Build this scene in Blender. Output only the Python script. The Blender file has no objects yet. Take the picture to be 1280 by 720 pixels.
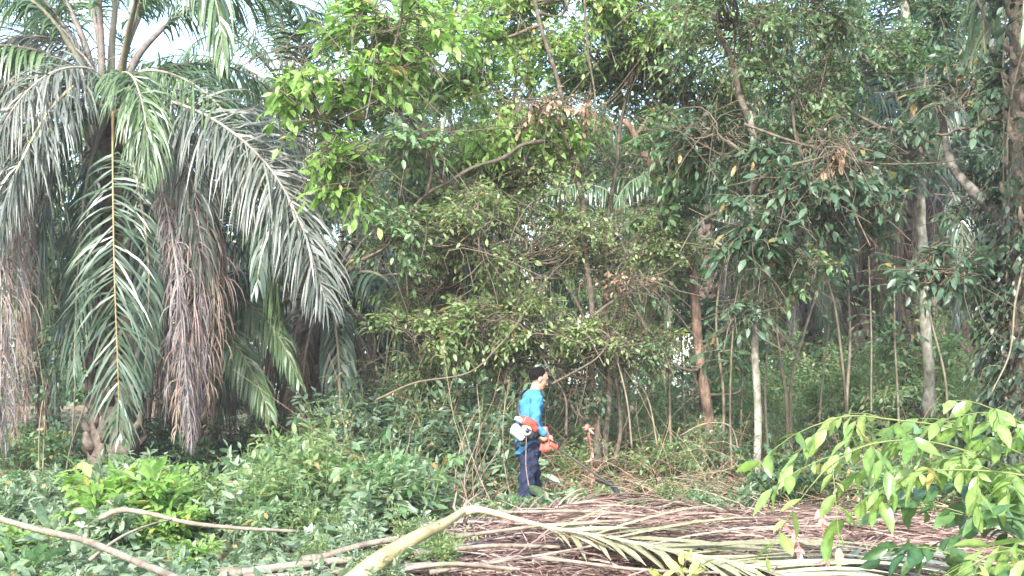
import bpy, math, random
import numpy as np
from mathutils import Vector, Matrix

random.seed(7)
SC = bpy.context.scene
COL = SC.collection
F, HZ, CH = 1500.0, 467.0, 1.6          # focal length and horizon (photo pixels), eye height
ZUP = np.array([0, 0, 1.0])


def W(px, py, Y):
    return np.array([(px - 640) / F * Y, Y, CH - (py - HZ) / F * Y])


def gnd(x, y):
    return (0.05 * np.sin(x * 0.9 + 1.3) * np.cos(y * 0.7) + 0.035 * np.sin(x * 2.3 + y * 1.7)
            + 0.02 * np.sin(x * 5.1 - y * 4.3))


def nrm(a):
    return a / np.maximum(np.linalg.norm(a, axis=-1, keepdims=True), 1e-9)


# ------------------------------------------------------------------ materials
def nodes(name):
    m = bpy.data.materials.new(name)
    m.use_nodes = True
    nt = m.node_tree
    nt.nodes.clear()
    out = nt.nodes.new('ShaderNodeOutputMaterial')
    return m, nt, out


def ramp(nt, fac, cols):
    r = nt.nodes.new('ShaderNodeValToRGB')
    el = r.color_ramp.elements
    while len(el) < len(cols):
        el.new(0.5)
    for i, c in enumerate(cols):
        el[i].position = i / (len(cols) - 1)
        el[i].color = (*c, 1)
    nt.links.new(fac, r.inputs[0])
    return r.outputs[0]


def leafmat(name, cols, trans=0.35, rough=0.42, spec=0.5, boost=(1.35, 1.5, 1.0), aged=None):
    m, nt, out = nodes(name)
    at = nt.nodes.new('ShaderNodeAttribute'); at.attribute_name = 'tint'
    oi = nt.nodes.new('ShaderNodeObjectInfo')
    add = nt.nodes.new('ShaderNodeMath'); add.operation = 'MULTIPLY_ADD'
    add.inputs[1].default_value = 0.25; add.inputs[2].default_value = -0.125
    nt.links.new(oi.outputs['Random'], add.inputs[0])
    s = nt.nodes.new('ShaderNodeMath'); s.use_clamp = True
    nt.links.new(at.outputs['Fac'], s.inputs[0]); nt.links.new(add.outputs[0], s.inputs[1])
    c = ramp(nt, s.outputs[0], cols)
    if aged:                                    # tint above 1: a yellowed or withered leaf
        gt = nt.nodes.new('ShaderNodeMapRange'); gt.inputs[1].default_value = 1.05; gt.inputs[2].default_value = 1.9
        nt.links.new(at.outputs['Fac'], gt.inputs[0])
        am = nt.nodes.new('ShaderNodeMix'); am.data_type = 'RGBA'; am.inputs[7].default_value = (*aged, 1)
        nt.links.new(gt.outputs[0], am.inputs[0]); nt.links.new(c, am.inputs[6])
        c = am.outputs[2]
    # blotches and faint veins of the blade
    tc = nt.nodes.new('ShaderNodeTexCoord'); nz = nt.nodes.new('ShaderNodeTexNoise')
    nz.inputs['Scale'].default_value = 38; nz.inputs['Detail'].default_value = 4
    nt.links.new(tc.outputs['Object'], nz.inputs['Vector'])
    hv = nt.nodes.new('ShaderNodeHueSaturation'); mv = nt.nodes.new('ShaderNodeMapRange')
    mv.inputs[1].default_value = .3; mv.inputs[2].default_value = .7; mv.inputs[3].default_value = .72; mv.inputs[4].default_value = 1.25
    nt.links.new(nz.outputs['Fac'], mv.inputs[0]); nt.links.new(mv.outputs[0], hv.inputs['Value']); nt.links.new(c, hv.inputs['Color'])
    c = hv.outputs[0]
    p = nt.nodes.new('ShaderNodeBsdfPrincipled')
    p.inputs['Roughness'].default_value = rough
    p.inputs['Specular IOR Level'].default_value = spec
    nt.links.new(c, p.inputs['Base Color'])
    t = nt.nodes.new('ShaderNodeBsdfTranslucent')
    mx = nt.nodes.new('ShaderNodeMix'); mx.data_type = 'RGBA'; mx.blend_type = 'MULTIPLY'
    mx.inputs[0].default_value = 1
    nt.links.new(c, mx.inputs[6]); mx.inputs[7].default_value = (*boost, 1)
    nt.links.new(mx.outputs[2], t.inputs['Color'])
    ms = nt.nodes.new('ShaderNodeMixShader'); ms.inputs[0].default_value = trans
    nt.links.new(p.outputs[0], ms.inputs[1]); nt.links.new(t.outputs[0], ms.inputs[2])
    nt.links.new(ms.outputs[0], out.inputs[0])
    return m


def solidmat(name, cols, scale=8, rough=0.8, spec=0.3, stretch=(1, 1, 1), bump=0.4, detail=6, bscale=None):
    m, nt, out = nodes(name)
    tc = nt.nodes.new('ShaderNodeTexCoord')
    mp = nt.nodes.new('ShaderNodeMapping'); mp.inputs['Scale'].default_value = stretch
    nt.links.new(tc.outputs['Object'], mp.inputs[0])
    n = nt.nodes.new('ShaderNodeTexNoise'); n.inputs['Scale'].default_value = scale
    n.inputs['Detail'].default_value = detail; n.inputs['Roughness'].default_value = 0.65
    nt.links.new(mp.outputs[0], n.inputs['Vector'])
    mr = nt.nodes.new('ShaderNodeMapRange'); mr.inputs[1].default_value = 0.3; mr.inputs[2].default_value = 0.7
    nt.links.new(n.outputs['Fac'], mr.inputs[0])
    c = ramp(nt, mr.outputs[0], cols)
    p = nt.nodes.new('ShaderNodeBsdfPrincipled')
    p.inputs['Roughness'].default_value = rough
    p.inputs['Specular IOR Level'].default_value = spec
    nt.links.new(c, p.inputs['Base Color'])
    if bump:
        b = nt.nodes.new('ShaderNodeBump'); b.inputs['Strength'].default_value = bump
        b.inputs['Distance'].default_value = 0.03
        n2 = nt.nodes.new('ShaderNodeTexNoise'); n2.inputs['Scale'].default_value = bscale or scale * 2.5
        n2.inputs['Detail'].default_value = 4
        nt.links.new(mp.outputs[0], n2.inputs['Vector'])
        nt.links.new(n2.outputs['Fac'], b.inputs['Height'])
        nt.links.new(b.outputs[0], p.inputs['Normal'])
    nt.links.new(p.outputs[0], out.inputs[0])
    return m


M = {}
M['bright'] = leafmat('bright_leaf', [(.115, .20, .045), (.18, .30, .075), (.25, .37, .11), (.32, .41, .16)], .54, aged=(.36, .30, .08))
M['mid'] = leafmat('mid_leaf', [(.055, .108, .048), (.10, .185, .08), (.16, .25, .115), (.24, .32, .18)], .52, aged=(.28, .19, .07))
M['olive'] = leafmat('olive_leaf', [(.08, .125, .05), (.14, .21, .08), (.21, .285, .11), (.30, .355, .18)], .54, aged=(.30, .20, .08))
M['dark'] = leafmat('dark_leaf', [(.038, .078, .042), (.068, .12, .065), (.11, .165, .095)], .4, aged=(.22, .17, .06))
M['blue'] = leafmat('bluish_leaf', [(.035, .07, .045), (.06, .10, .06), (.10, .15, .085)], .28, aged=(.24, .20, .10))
M['pale'] = leafmat('pale_leaf', [(.085, .13, .075), (.15, .205, .12), (.24, .30, .195)], .36, .4, aged=(.33, .27, .13))
M['fore'] = leafmat('near_leaf', [(.075, .135, .03), (.125, .21, .045), (.21, .29, .09)], .42, .30, .65, aged=(.38, .30, .09))
M['under'] = leafmat('understory_sunlit_leaf', [(.10, .165, .065), (.17, .255, .11), (.26, .34, .17)], .48, aged=(.30, .24, .10))  # leaf green lightened, standing in for sun that misses the understory
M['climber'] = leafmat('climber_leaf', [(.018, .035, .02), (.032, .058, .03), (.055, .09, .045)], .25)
M['foredark'] = leafmat('near_dark_leaf', [(.03, .075, .025), (.05, .105, .035), (.075, .14, .045)], .3, .35, .55)
M['dry'] = leafmat('dry_leaf', [(.08, .05, .03), (.16, .105, .065), (.25, .175, .115), (.34, .27, .19)], .12, .75, .2, (1.2, 1, .8))
M['fr_live'] = leafmat('frond_green', [(.05, .085, .04), (.075, .12, .05), (.11, .16, .07)], .28, .36, .55)
M['fr_old'] = leafmat('frond_old_green', [(.055, .07, .057), (.10, .115, .093), (.185, .18, .155)], .28, .42, .5, (1.3, 1.3, .9))
M['fr_dark'] = leafmat('frond_dark_green', [(.022, .042, .026), (.038, .066, .037), (.06, .095, .052)], .2, .38, .5)
M['fr_grey'] = leafmat('frond_dead_grey', [(.06, .052, .055), (.115, .10, .103), (.20, .18, .178)], .12, .7, .2, (1.2, 1, .9))
M['fr_brown'] = leafmat('frond_dead_brown', [(.085, .06, .046), (.155, .112, .085), (.25, .19, .15)], .12, .7, .2, (1.2, 1, .8))
M['fr_pile'] = leafmat('frond_fallen_brown', [(.045, .027, .021), (.12, .072, .055), (.225, .15, .118), (.37, .275, .22)], .1, .7, .25, (1.2, 1, .8))
M['fr_yellow'] = leafmat('frond_fading', [(.13, .13, .075), (.25, .245, .15), (.38, .36, .25)], .25, .5, .4, (1.3, 1.2, .7))
M['rachis'] = solidmat('rachis_green', [(.10, .095, .06), (.18, .16, .11)], 6, .55)
M['rachis_o'] = solidmat('rachis_orange', [(.16, .115, .055), (.25, .185, .09)], 6, .55)
M['rachis_g'] = solidmat('rachis_grey', [(.15, .12, .10), (.28, .24, .21)], 8, .8)
M['rachis_y'] = solidmat('rachis_yellow', [(.34, .28, .12), (.50, .43, .22), (.42, .33, .18)], 5, .45, .4)
M['petiole'] = solidmat('petiole_dark', [(.06, .052, .042), (.15, .125, .105)], 9, .7)
M['palm_bark'] = solidmat('palm_bark', [(.035, .027, .022), (.085, .065, .05), (.15, .12, .095)], 9, .9)
M['bark_brown'] = solidmat('bark_brown', [(.05, .035, .026), (.13, .085, .06), (.27, .18, .13)], 11, .9, stretch=(1, 1, .35), bump=.8)
M['bark_grey'] = solidmat('bark_grey', [(.045, .042, .03), (.12, .11, .08), (.20, .19, .15), (.34, .33, .28)], 9, .9, stretch=(1, 1, .6), bump=.5)
M['bark_shade'] = solidmat('bark_mottled', [(.04, .036, .03), (.09, .08, .065), (.15, .14, .115)], 9, .9, bump=.6)
M['bark_dark'] = solidmat('bark_dark', [(.03, .025, .02), (.07, .055, .04), (.12, .10, .075)], 12, .9)
M['twig'] = solidmat('twig_bark', [(.05, .04, .028), (.12, .095, .065)], 14, .85, bump=0)
M['stem'] = solidmat('green_stem', [(.08, .11, .035), (.15, .17, .06)], 14, .7, bump=0)
M['vine'] = solidmat('vine_bark', [(.08, .065, .045), (.20, .17, .115)], 12, .85, bump=0)
M['deadwood'] = solidmat('dead_wood', [(.07, .055, .04), (.15, .12, .09), (.25, .215, .165)], 9, .85, stretch=(1, 1, 1))
M['redstem'] = leafmat('red_dry_stalk', [(.22, .09, .07), (.36, .17, .14), (.46, .26, .22)], .15, .7, .2, (1.2, 1, .9))


M['fr_grey2'] = leafmat('frond_fallen_grey', [(.05, .034, .03), (.12, .082, .072), (.24, .18, .16)], .1, .7, .25, (1.2, 1, .9))
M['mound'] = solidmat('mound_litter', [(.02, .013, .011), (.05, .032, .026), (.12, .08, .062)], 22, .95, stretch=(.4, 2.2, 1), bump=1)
M['palm_bark2'] = solidmat('palm_bark_pale', [(.035, .03, .022), (.09, .075, .055), (.20, .165, .12)], 9, .9, bump=.9)
M['stalk'] = solidmat('stalk_skin', [(.13, .10, .055), (.24, .205, .10), (.30, .26, .145), (.17, .115, .07)], 3.2, .5, .4, bump=.15)
M['yellowish'] = leafmat('yellow_leaf', [(.20,.24,.06),(.32,.34,.09),(.40,.40,.14)], .4)


# ------------------------------------------------------------------ mesh builder
class Geo:
    def __init__(s):
        s.v, s.f, s.n = [], [], 0

    def add(s, v, f, mat=0, tint=None):
        v = np.asarray(v, float).reshape(-1, 3)
        f = np.asarray(f, np.int64)
        if len(f) == 0:
            return
        t = np.full(len(f), .5) if tint is None else np.broadcast_to(np.asarray(tint, float), (len(f),))
        s.v.append(v); s.f.append((f + s.n, mat, t)); s.n += len(v)

    def build(s, name, mats, parent=None, off=(0, 0, 0), smooth=True):
        me = bpy.data.meshes.new(name)
        v = (np.concatenate(s.v) if s.v else np.zeros((0, 3))) - np.asarray(off, float)
        me.vertices.add(len(v)); me.vertices.foreach_set('co', v.astype(np.float32).ravel())
        loops = np.concatenate([f.ravel() for f, _, _ in s.f])
        sizes = np.concatenate([np.full(len(f), f.shape[1]) for f, _, _ in s.f])
        mi = np.concatenate([np.full(len(f), m) for f, m, _ in s.f])
        ti = np.concatenate([t for _, _, t in s.f])
        me.loops.add(len(loops)); me.loops.foreach_set('vertex_index', loops.astype(np.int32))
        me.polygons.add(len(sizes))
        me.polygons.foreach_set('loop_start', (np.cumsum(sizes) - sizes).astype(np.int32))
        for m in mats:
            me.materials.append(m)
        me.polygons.foreach_set('material_index', mi.astype(np.int32))
        me.update(calc_edges=True)
        a = me.attributes.new('tint', 'FLOAT', 'FACE'); a.data.foreach_set('value', ti.astype(np.float32))
        if smooth:
            me.polygons.foreach_set('use_smooth', np.ones(len(sizes), bool))
        o = bpy.data.objects.new(name, me)
        COL.objects.link(o)
        if parent is not None:
            o.parent = parent
        return o


def tag(o, label=None, cat=None, group=None, kind=None):
    if label: o['label'] = label
    if cat: o['category'] = cat
    if group: o['group'] = group
    if kind: o['kind'] = kind
    return o


def thing(name, label, cat, loc, group=None):
    o = bpy.data.objects.new(name, None)
    o.empty_display_size = .2
    COL.objects.link(o)
    o.location = [float(x) for x in loc]
    return tag(o, label, cat, group)


KIDS = {}


def copy_tree(o, parent=None):
    c = o.copy(); COL.objects.link(c)
    c.parent = parent
    for ch in o.children:
        copy_tree(ch, c)
    return c


# ------------------------------------------------------------------ geometry kernels
def tubes(geo, P, R, sides=4, mat=0, tint=None, cap=True):
    """P (n,k,3) polylines, R (n,k) radii."""
    P = np.asarray(P, float)
    if P.ndim == 2: P = P[None]
    R = np.broadcast_to(np.asarray(R, float), P.shape[:2])
    n, k, _ = P.shape
    T = nrm(np.gradient(P, axis=1)) if k > 1 else P * 0
    ref = np.where(np.abs(nrm((P[:, -1] - P[:, 0]))[:, None, 2:3]) > .8, np.array([1., .13, 0]), np.array([0.11, 0.05, 1.]))
    A = nrm(np.cross(T, np.broadcast_to(ref, P.shape)))
    B = np.cross(T, A)
    th = np.arange(sides) / sides * 2 * np.pi
    V = P[:, :, None] + R[:, :, None, None] * (np.cos(th)[:, None] * A[:, :, None] + np.sin(th)[:, None] * B[:, :, None])
    idx = np.arange(n * k * sides).reshape(n, k, sides)
    a, b = idx[:, :-1], idx[:, 1:]
    f = np.stack([a, np.roll(a, -1, 2), np.roll(b, -1, 2), b], -1).reshape(-1, 4)
    tt = None if tint is None else np.repeat(tint, (k - 1) * sides)
    geo.add(V.reshape(-1, 3), f, mat, tt)
    if cap:
        base = geo.n - n * k * sides
        c = np.concatenate([idx[:, -1], idx[:, 0][:, ::-1]]) 
        t = np.full(len(c), .5)
        geo.f.append((c + base, mat, t))


def crom(pts, m):
    p = np.asarray(pts, float)
    p = np.concatenate([[2 * p[0] - p[1]], p, [2 * p[-1] - p[-2]]])
    ns = len(p) - 3
    u = np.linspace(0, ns - 1e-6, m); i = u.astype(int); t = (u - i)[:, None]
    a, b, c, d = p[i], p[i + 1], p[i + 2], p[i + 3]
    q = .5 * ((2 * b) + (c - a) * t + (2 * a - 5 * b + 4 * c - d) * t ** 2 + (3 * b - a - 3 * c + d) * t ** 3)
    s = np.concatenate([[0], np.cumsum(np.linalg.norm(np.diff(q, axis=0), axis=1))])
    uu = np.linspace(0, s[-1], m)
    return np.stack([np.interp(uu, s, q[:, j]) for j in range(3)], 1)


LT = np.array([0, .33, .33, .33, .68, .68, .68, 1.0])
LS = np.array([0, -.5, 0, .5, -.42, 0, .42, 0])
LF3 = np.array([[0, 2, 1], [0, 3, 2], [4, 5, 7], [5, 6, 7]])
LF4 = np.array([[1, 2, 5, 4], [2, 3, 6, 5]])
ST = np.array([0, .45, .45, 1.0]); SS = np.array([0, -.5, .5, 0]); SF = np.array([[0, 2, 1], [1, 2, 3]])


NT = np.array([0, .12, .3, .5, .7, .87, 1.0]); NW = np.array([.03, .55, .93, 1, .78, .38, .02]); NS = np.array([-.5, -.25, 0, .25, .5])


def fine_leaves(geo, P, D, N, L, Wd, mat, tint, curl):
    n = len(P); rg = np.random.default_rng(n)
    D = nrm(D); N = nrm(N - (N * D).sum(-1, keepdims=True) * D); S = np.cross(D, N)
    t = np.repeat(NT, 5); s = np.tile(NS, 7) * np.repeat(NW, 5)
    L = np.broadcast_to(L, (n,))[:, None]; Wd = np.broadcast_to(Wd, (n,))[:, None]; curl = np.broadcast_to(curl, (n,))[:, None]
    ph = rg.uniform(0, 6.28, (n, 1)); tw = rg.normal(0, .5, (n, 1)); fd = rg.uniform(.05, .45, (n, 1)); sd = rg.normal(0, .12, (n, 1))
    z = fd * np.abs(s) * Wd - curl * t ** 2 * L + .05 * Wd * np.sin(t * 14 + ph) * np.abs(s) * 2 + tw * s * Wd * t
    V = P[:, None] + D[:, None] * (t * L)[..., None] + S[:, None] * (s * Wd + sd * t ** 2 * L)[..., None] + N[:, None] * z[..., None]
    q = np.array([[r * 5 + c, r * 5 + c + 1, r * 5 + c + 6, r * 5 + c + 5] for r in range(6) for c in range(4)])
    mid = np.tile([0, .16, .16, 0], 6)
    geo.add(V.reshape(-1, 3), ((np.arange(n) * 35)[:, None, None] + q[None]).reshape(-1, 4), mat, (tint[:, None] + mid).ravel())


def leaves(geo, P, D, N, L, Wd, mat=0, tint=None, fold=.22, curl=.18, lod=0, rng=None):
    n = len(P)
    if lod == 2:
        return fine_leaves(geo, P, D, N, L, Wd, mat, tint, curl)
    D = nrm(D); N = nrm(N - (N * D).sum(-1, keepdims=True) * D); S = np.cross(D, N)
    t, s = (LT, LS) if lod == 0 else (ST, SS)
    L = np.broadcast_to(L, (n,))[:, None, None]; Wd = np.broadcast_to(Wd, (n,))[:, None, None]
    curl = np.broadcast_to(curl, (n,))[:, None, None]
    V = (P[:, None] + D[:, None] * (t[None, :, None] * L) + S[:, None] * (s[None, :, None] * Wd)
         + N[:, None] * (fold * np.abs(s)[None, :, None] * Wd - curl * (t ** 2)[None, :, None] * L))
    k = len(t)
    b = (np.arange(n) * k)[:, None, None]
    tint = np.full(n, .5) if tint is None else tint
    if lod == 0:
        base = geo.n
        geo.add(V.reshape(-1, 3), (b + LF3[None]).reshape(-1, 3), mat, np.repeat(tint, 4))
        geo.f.append(((b + LF4[None]).reshape(-1, 4) + base, mat, np.repeat(tint, 2)))
    else:
        geo.add(V.reshape(-1, 3), (b + SF[None]).reshape(-1, 3), mat, np.repeat(tint, 2))


def sprays(gl, gw, A, D, L, m, lL, lW, rng, droop=.25, mat=0, wmat=0, lod=0, tw=.006, tint_mu=.45, tint_sd=.2,
           spread=.95, flat=.5, hang=.25, pinn=False):
    """twigs starting at A along D with m leaves each."""
    n = len(A)
    D = nrm(D); L = np.broadcast_to(L, (n,)).astype(float)
    s = np.linspace(0, 1, 4)
    P = A[:, None] + D[:, None] * (L[:, None, None] * s[None, :, None]) - ZUP * (droop * L[:, None, None] * (s ** 2)[None, :, None])
    if gw is not None:
        tubes(gw, P, tw * np.linspace(1, .45, 4)[None] * np.ones((n, 1)), 3, wmat, cap=False)
    sj = np.linspace(.18, 1, m)[None] + rng.normal(0, .02, (n, m))
    pos = A[:, None] + D[:, None] * (L[:, None] * sj)[..., None] - ZUP * (droop * L[:, None] * sj ** 2)[..., None]
    T = nrm(D[:, None] - ZUP * (2 * droop * sj)[..., None])
    up = nrm(ZUP + rng.normal(0, .35, (n, 1, 3)))
    S = nrm(np.cross(T, np.broadcast_to(up, T.shape)))
    side = np.where((np.arange(m) % 2) == 0, 1, -1)[None, :, None] * np.ones((n, 1, 1))
    side = side * rng.choice([-1, 1], (n, 1, 1))
    jit = .12 if pinn else .3
    dirs = T * .55 + S * side * spread - ZUP * hang + rng.normal(0, jit, (n, m, 3))
    dirs[:, -1] = T[:, -1] - ZUP * hang * .6 + rng.normal(0, .1, (n, 3))
    nn = ZUP + rng.normal(0, flat * (.4 if pinn else 1), (n, m, 3)) + S * side * .15
    tin = np.clip(rng.normal(tint_mu, tint_sd, (n, 1)) + rng.normal(0, .12, (n, m)), 0, 1)
    tin = tin + (rng.random((n, m)) < .035) * rng.uniform(1.1, 2, (n, m))
    sz = rng.uniform(.5, 1.2, (n, m))
    keep = (rng.random((n, m)) < .94).ravel()
    f = lambda a: a.reshape(-1, a.shape[-1])[keep]
    leaves(gl, f(pos), f(dirs), f(nn), (lL * sz).ravel()[keep], (lW * sz).ravel()[keep], mat, tin.ravel()[keep], lod=lod,
           curl=rng.uniform(.02, .35, keep.sum()))


def ellipsoid_pts(c, r, n, rng, sub=None, fill=.45):
    d = nrm(rng.normal(0, 1, (n, 3)))
    q = d * (rng.random((n, 1)) ** fill)
    if sub:
        k = rng.integers(0, sub, n)
        sc = nrm(rng.normal(0, 1, (sub, 3))) * rng.uniform(.45, .85, (sub, 1))
        q = sc[k] + d * (rng.random((n, 1)) ** .6) * .36
    return np.asarray(c) + q * np.asarray(r), d


def blob(gl, gw, c, r, n, rng, m=8, lL=.13, lW=.055, tl=.45, mat=0, wmat=0, lod=0, sub=9, droop=.25, mu=.45, hang=.25,
         up=.1, link=.16, tw=.006, pinn=False, spread=.95, flat=.5):
    p, d = ellipsoid_pts(c, r, n, rng, sub)
    out = nrm((p - np.asarray(c)) / np.asarray(r))
    D = nrm(out * .7 + rng.normal(0, .55, (n, 3)) + ZUP * up)
    L = rng.uniform(.6, 1.3, n) * tl
    A = p - D * (L * .5)[:, None]
    sprays(gl, gw, A, D, L, m, lL, lW, rng, droop, mat, wmat, lod, tw, mu, pinn=pinn, hang=hang, spread=spread, flat=flat)
    if gw is not None and link > 0:
        k = rng.random(n) < link
        a = A[k]; core = np.asarray(c) + (a - np.asarray(c)) * rng.uniform(.1, .6, (k.sum(), 1)) - ZUP * (.3 * np.asarray(r)[2] * rng.random((k.sum(), 1)))
        mid = (a + core) / 2 + rng.normal(0, .07, a.shape) - ZUP * .05
        s = np.linspace(0, 1, 5)[None, :, None]
        P = core[:, None] * (1 - s) ** 2 + 2 * mid[:, None] * s * (1 - s) + a[:, None] * s ** 2
        tubes(gw, P, np.linspace(2.4, 1, 5)[None] * tw * np.ones((k.sum(), 1)), 3, wmat, cap=False)


# ------------------------------------------------------------------ palms
def frond(pts, S0, seed, n=85, Lm=.9, Wd=.038, droop=1.0, lift=.35, ang=.95, bare=.16, pet=.05, tip=.006, keep=.97,
          roll=0., flatw=1., sidebias=(1, 1), rag=.12):
    rng = np.random.default_rng(seed)
    c = crom(pts, 60)
    T = nrm(np.gradient(c, axis=0))
    S0 = np.asarray(S0, float)
    S = nrm(S0 - (T @ S0)[:, None] * T)
    N = np.cross(T, S)
    if roll:
        S, N = S * math.cos(roll) + N * math.sin(roll), N * math.cos(roll) - S * math.sin(roll)
    gr, gl = Geo(), Geo()
    u = np.linspace(0, 1, 60)
    rad = np.interp(u, [0, .06, bare, 1], [pet * 1.5, pet * .95, pet * .6, tip])
    tubes(gr, c[None], rad[None], 6)
    uj = np.concatenate([np.linspace(bare, .995, n) + rng.normal(0, .004, n) for _ in (0, 1)])
    sd = np.concatenate([np.ones(n), -np.ones(n)])
    k = rng.random(2 * n) < keep
    uj, sd = np.clip(uj[k], 0, .999), sd[k]
    m = len(uj)
    ip = lambda a: np.stack([np.interp(uj, u, a[:, j]) for j in range(3)], 1)
    p, t, s, nn = ip(c), nrm(ip(T)), nrm(ip(S)), nrm(ip(N))
    v = (uj - bare) / (1 - bare)
    L = Lm * np.interp(v, [0, .12, .45, .8, 1], [.35, .72, 1, .72, .32]) * rng.uniform(.8, 1.12, m)
    L *= np.where(sd > 0, sidebias[0], sidebias[1])
    a = ang * np.interp(v, [0, 1], [1.12, .55]) + rng.normal(0, .07, m)
    d = (s * (sd * np.sin(a))[:, None] + t * np.cos(a)[:, None] + nn * (rng.choice([-.3, .25, .9], m) * lift)[:, None]
         + rng.normal(0, rag, (m, 3)))
    d = nrm(d)
    K = 5
    pr = [.55, 1, .92, .6, .06]
    rows = [p]; dirs = [d]
    dd = d.copy(); q = p.copy()
    for i in range(1, K):
        g = droop * (.18 + .22 * i) * rng.uniform(.6, 1.3, (m, 1))
        dd = nrm(dd - ZUP * g)
        q = q + dd * (L / (K - 1))[:, None]
        rows.append(q); dirs.append(dd)
    wv = nrm(np.cross(nn + rng.normal(0, .35, (m, 3)), d))
    V = []
    for i in range(K):
        w = nrm(wv - (wv * dirs[i]).sum(-1, keepdims=True) * dirs[i])
        V.append(rows[i] - w * (Wd * .5 * pr[i] * flatw)); V.append(rows[i] + w * (Wd * .5 * pr[i] * flatw))
    V = np.stack(V, 1)
    b = (np.arange(m) * 2 * K)[:, None, None]
    fq = np.array([[2 * i, 2 * i + 1, 2 * i + 3, 2 * i + 2] for i in range(K - 1)])
    tin = np.clip(rng.normal(.5, .2, m) + .1 * np.sin(uj * 9 + seed), 0, 1)
    gl.add(V.reshape(-1, 3), (b + fq[None]).reshape(-1, 4), 0, np.repeat(tin, K - 1))
    return gr, gl


def curve_path(pitch, length, bend, k=9, az_wob=0):
    p = np.zeros(3); out = [p.copy()]
    e = pitch
    for i in range(k):
        d = np.array([math.cos(e), az_wob * math.sin(i * .6), math.sin(e)])
        p = p + d * length / k
        out.append(p.copy())
        e = max(e - bend * (.55 + .16 * i), -1.52)
    return np.array(out)


def palm_trunk(base, h, r, seed, lean=(0, 0), knob=.85):
    rng = np.random.default_rng(seed)
    g = Geo()
    zs = np.linspace(0, 1, 26)
    P = np.stack([base[0] + lean[0] * zs ** 2, base[1] + lean[1] * zs ** 2, base[2] - .25 + (h + .25) * zs], 1)
    R = r * (1 + .18 * np.exp(-zs * 9) + rng.normal(0, .03, 26))
    R[-3:] *= [.95, .8, .45]
    tubes(g, P[None], R[None], 14)
    nb = int(h * 26)
    for i in range(nb):                     # leaf-base stubs in a spiral
        z = (i + .5) / nb
        a = i * 2.39996 + rng.normal(0, .12)
        c = np.array([np.interp(z, zs, P[:, j]) for j in range(3)])
        o = np.array([math.cos(a), math.sin(a), 0])
        rr = np.interp(z, zs, R)
        ln = rng.uniform(.12, .26) * (r / .3)
        q0 = c + o * (rr * .8) - ZUP * .05
        q1 = c + o * (rr * 1.05 + .03) + ZUP * ln * .4
        q2 = c + o * (rr * 1.1 + .07 * rng.random()) + ZUP * ln
        tubes(g, np.array([[q0, q1, q2]]), np.array([[.10, .07, .03]]) * (r / .3) * knob * rng.uniform(.7, 1.2), 5, 0)
    return g


FV = {}        # shared frond meshes: class -> list of (rachis mesh, leaflet mesh)


def frond_variant(cls, seed):
    rng = np.random.default_rng(seed)
    spec = {'erect': (1.38, 4.6, .10, .5), 'steep': (1.05, 5.0, .16, .8), 'arch': (.68, 5.0, .23, 1.0), 'low': (.25, 4.8, .27, 1.2),
            'hang': (-.25, 4.3, .30, 1.2), 'dead': (-.35, 3.6, .62, 2.2)}[cls]
    pth = curve_path(spec[0] + rng.normal(0, .06), spec[1], spec[2], az_wob=rng.normal(0, .12))
    dead = cls == 'dead'
    gr, gl = frond(pth, (0, 1, 0), seed, n=70, Lm=.62 if dead else .85, Wd=.02 if dead else .04, droop=spec[3],
                   pet=.045, roll=rng.normal(0, .25), keep=.8 if dead else .95, rag=.25 if dead else .12)
    return gr, gl


def generic_palm(name, label, group, base, h, seed, r=.28, nf=26, nd=9, leafm='fr_live', deadm='fr_grey', yaw=0., ds=1.):
    """palm whose fronds share a few meshes"""
    rng = np.random.default_rng(seed)
    t = thing(name, label, 'palm tree', base, group)
    palm_trunk(np.zeros(3), h, r, seed).build('trunk', [M['palm_bark']], t)
    for i in range(nf + nd):
        dead = i >= nf
        u = i / nf
        cls = 'dead' if dead else 'erect' if u < .16 else 'steep' if u < .38 else 'arch' if u < .64 else 'low' if u < .86 else 'hang'
        key = (cls, leafm if not dead else deadm, int(rng.integers(0, 2)))
        if key not in FV:
            gr, gl = frond_variant(cls, 100 + len(FV))
            a = gr.build('frond', [M['rachis_g' if dead else 'rachis']]); b = gl.build('leaflets', [M[key[1]]])
            FV[key] = (a.data, b.data)
            bpy.data.objects.remove(a); bpy.data.objects.remove(b)
        ra, le = FV[key]
        o = bpy.data.objects.new('dead_frond' if dead else 'frond', ra); COL.objects.link(o); o.parent = t
        az = i * 2.39996 + yaw + rng.normal(0, .15)
        zz = h - (.1 + .55 * u * .6 if not dead else rng.uniform(.5, 1.0))
        o.location = (math.cos(az) * r * .6, math.sin(az) * r * .6, zz)
        o.rotation_euler = (0, rng.normal(0, .05), az)
        s = rng.uniform(.88, 1.1) * (ds if dead else 1); o.scale = (s, s, s)
        l = bpy.data.objects.new('leaflets', le); COL.objects.link(l); l.parent = o
    return t


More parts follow.
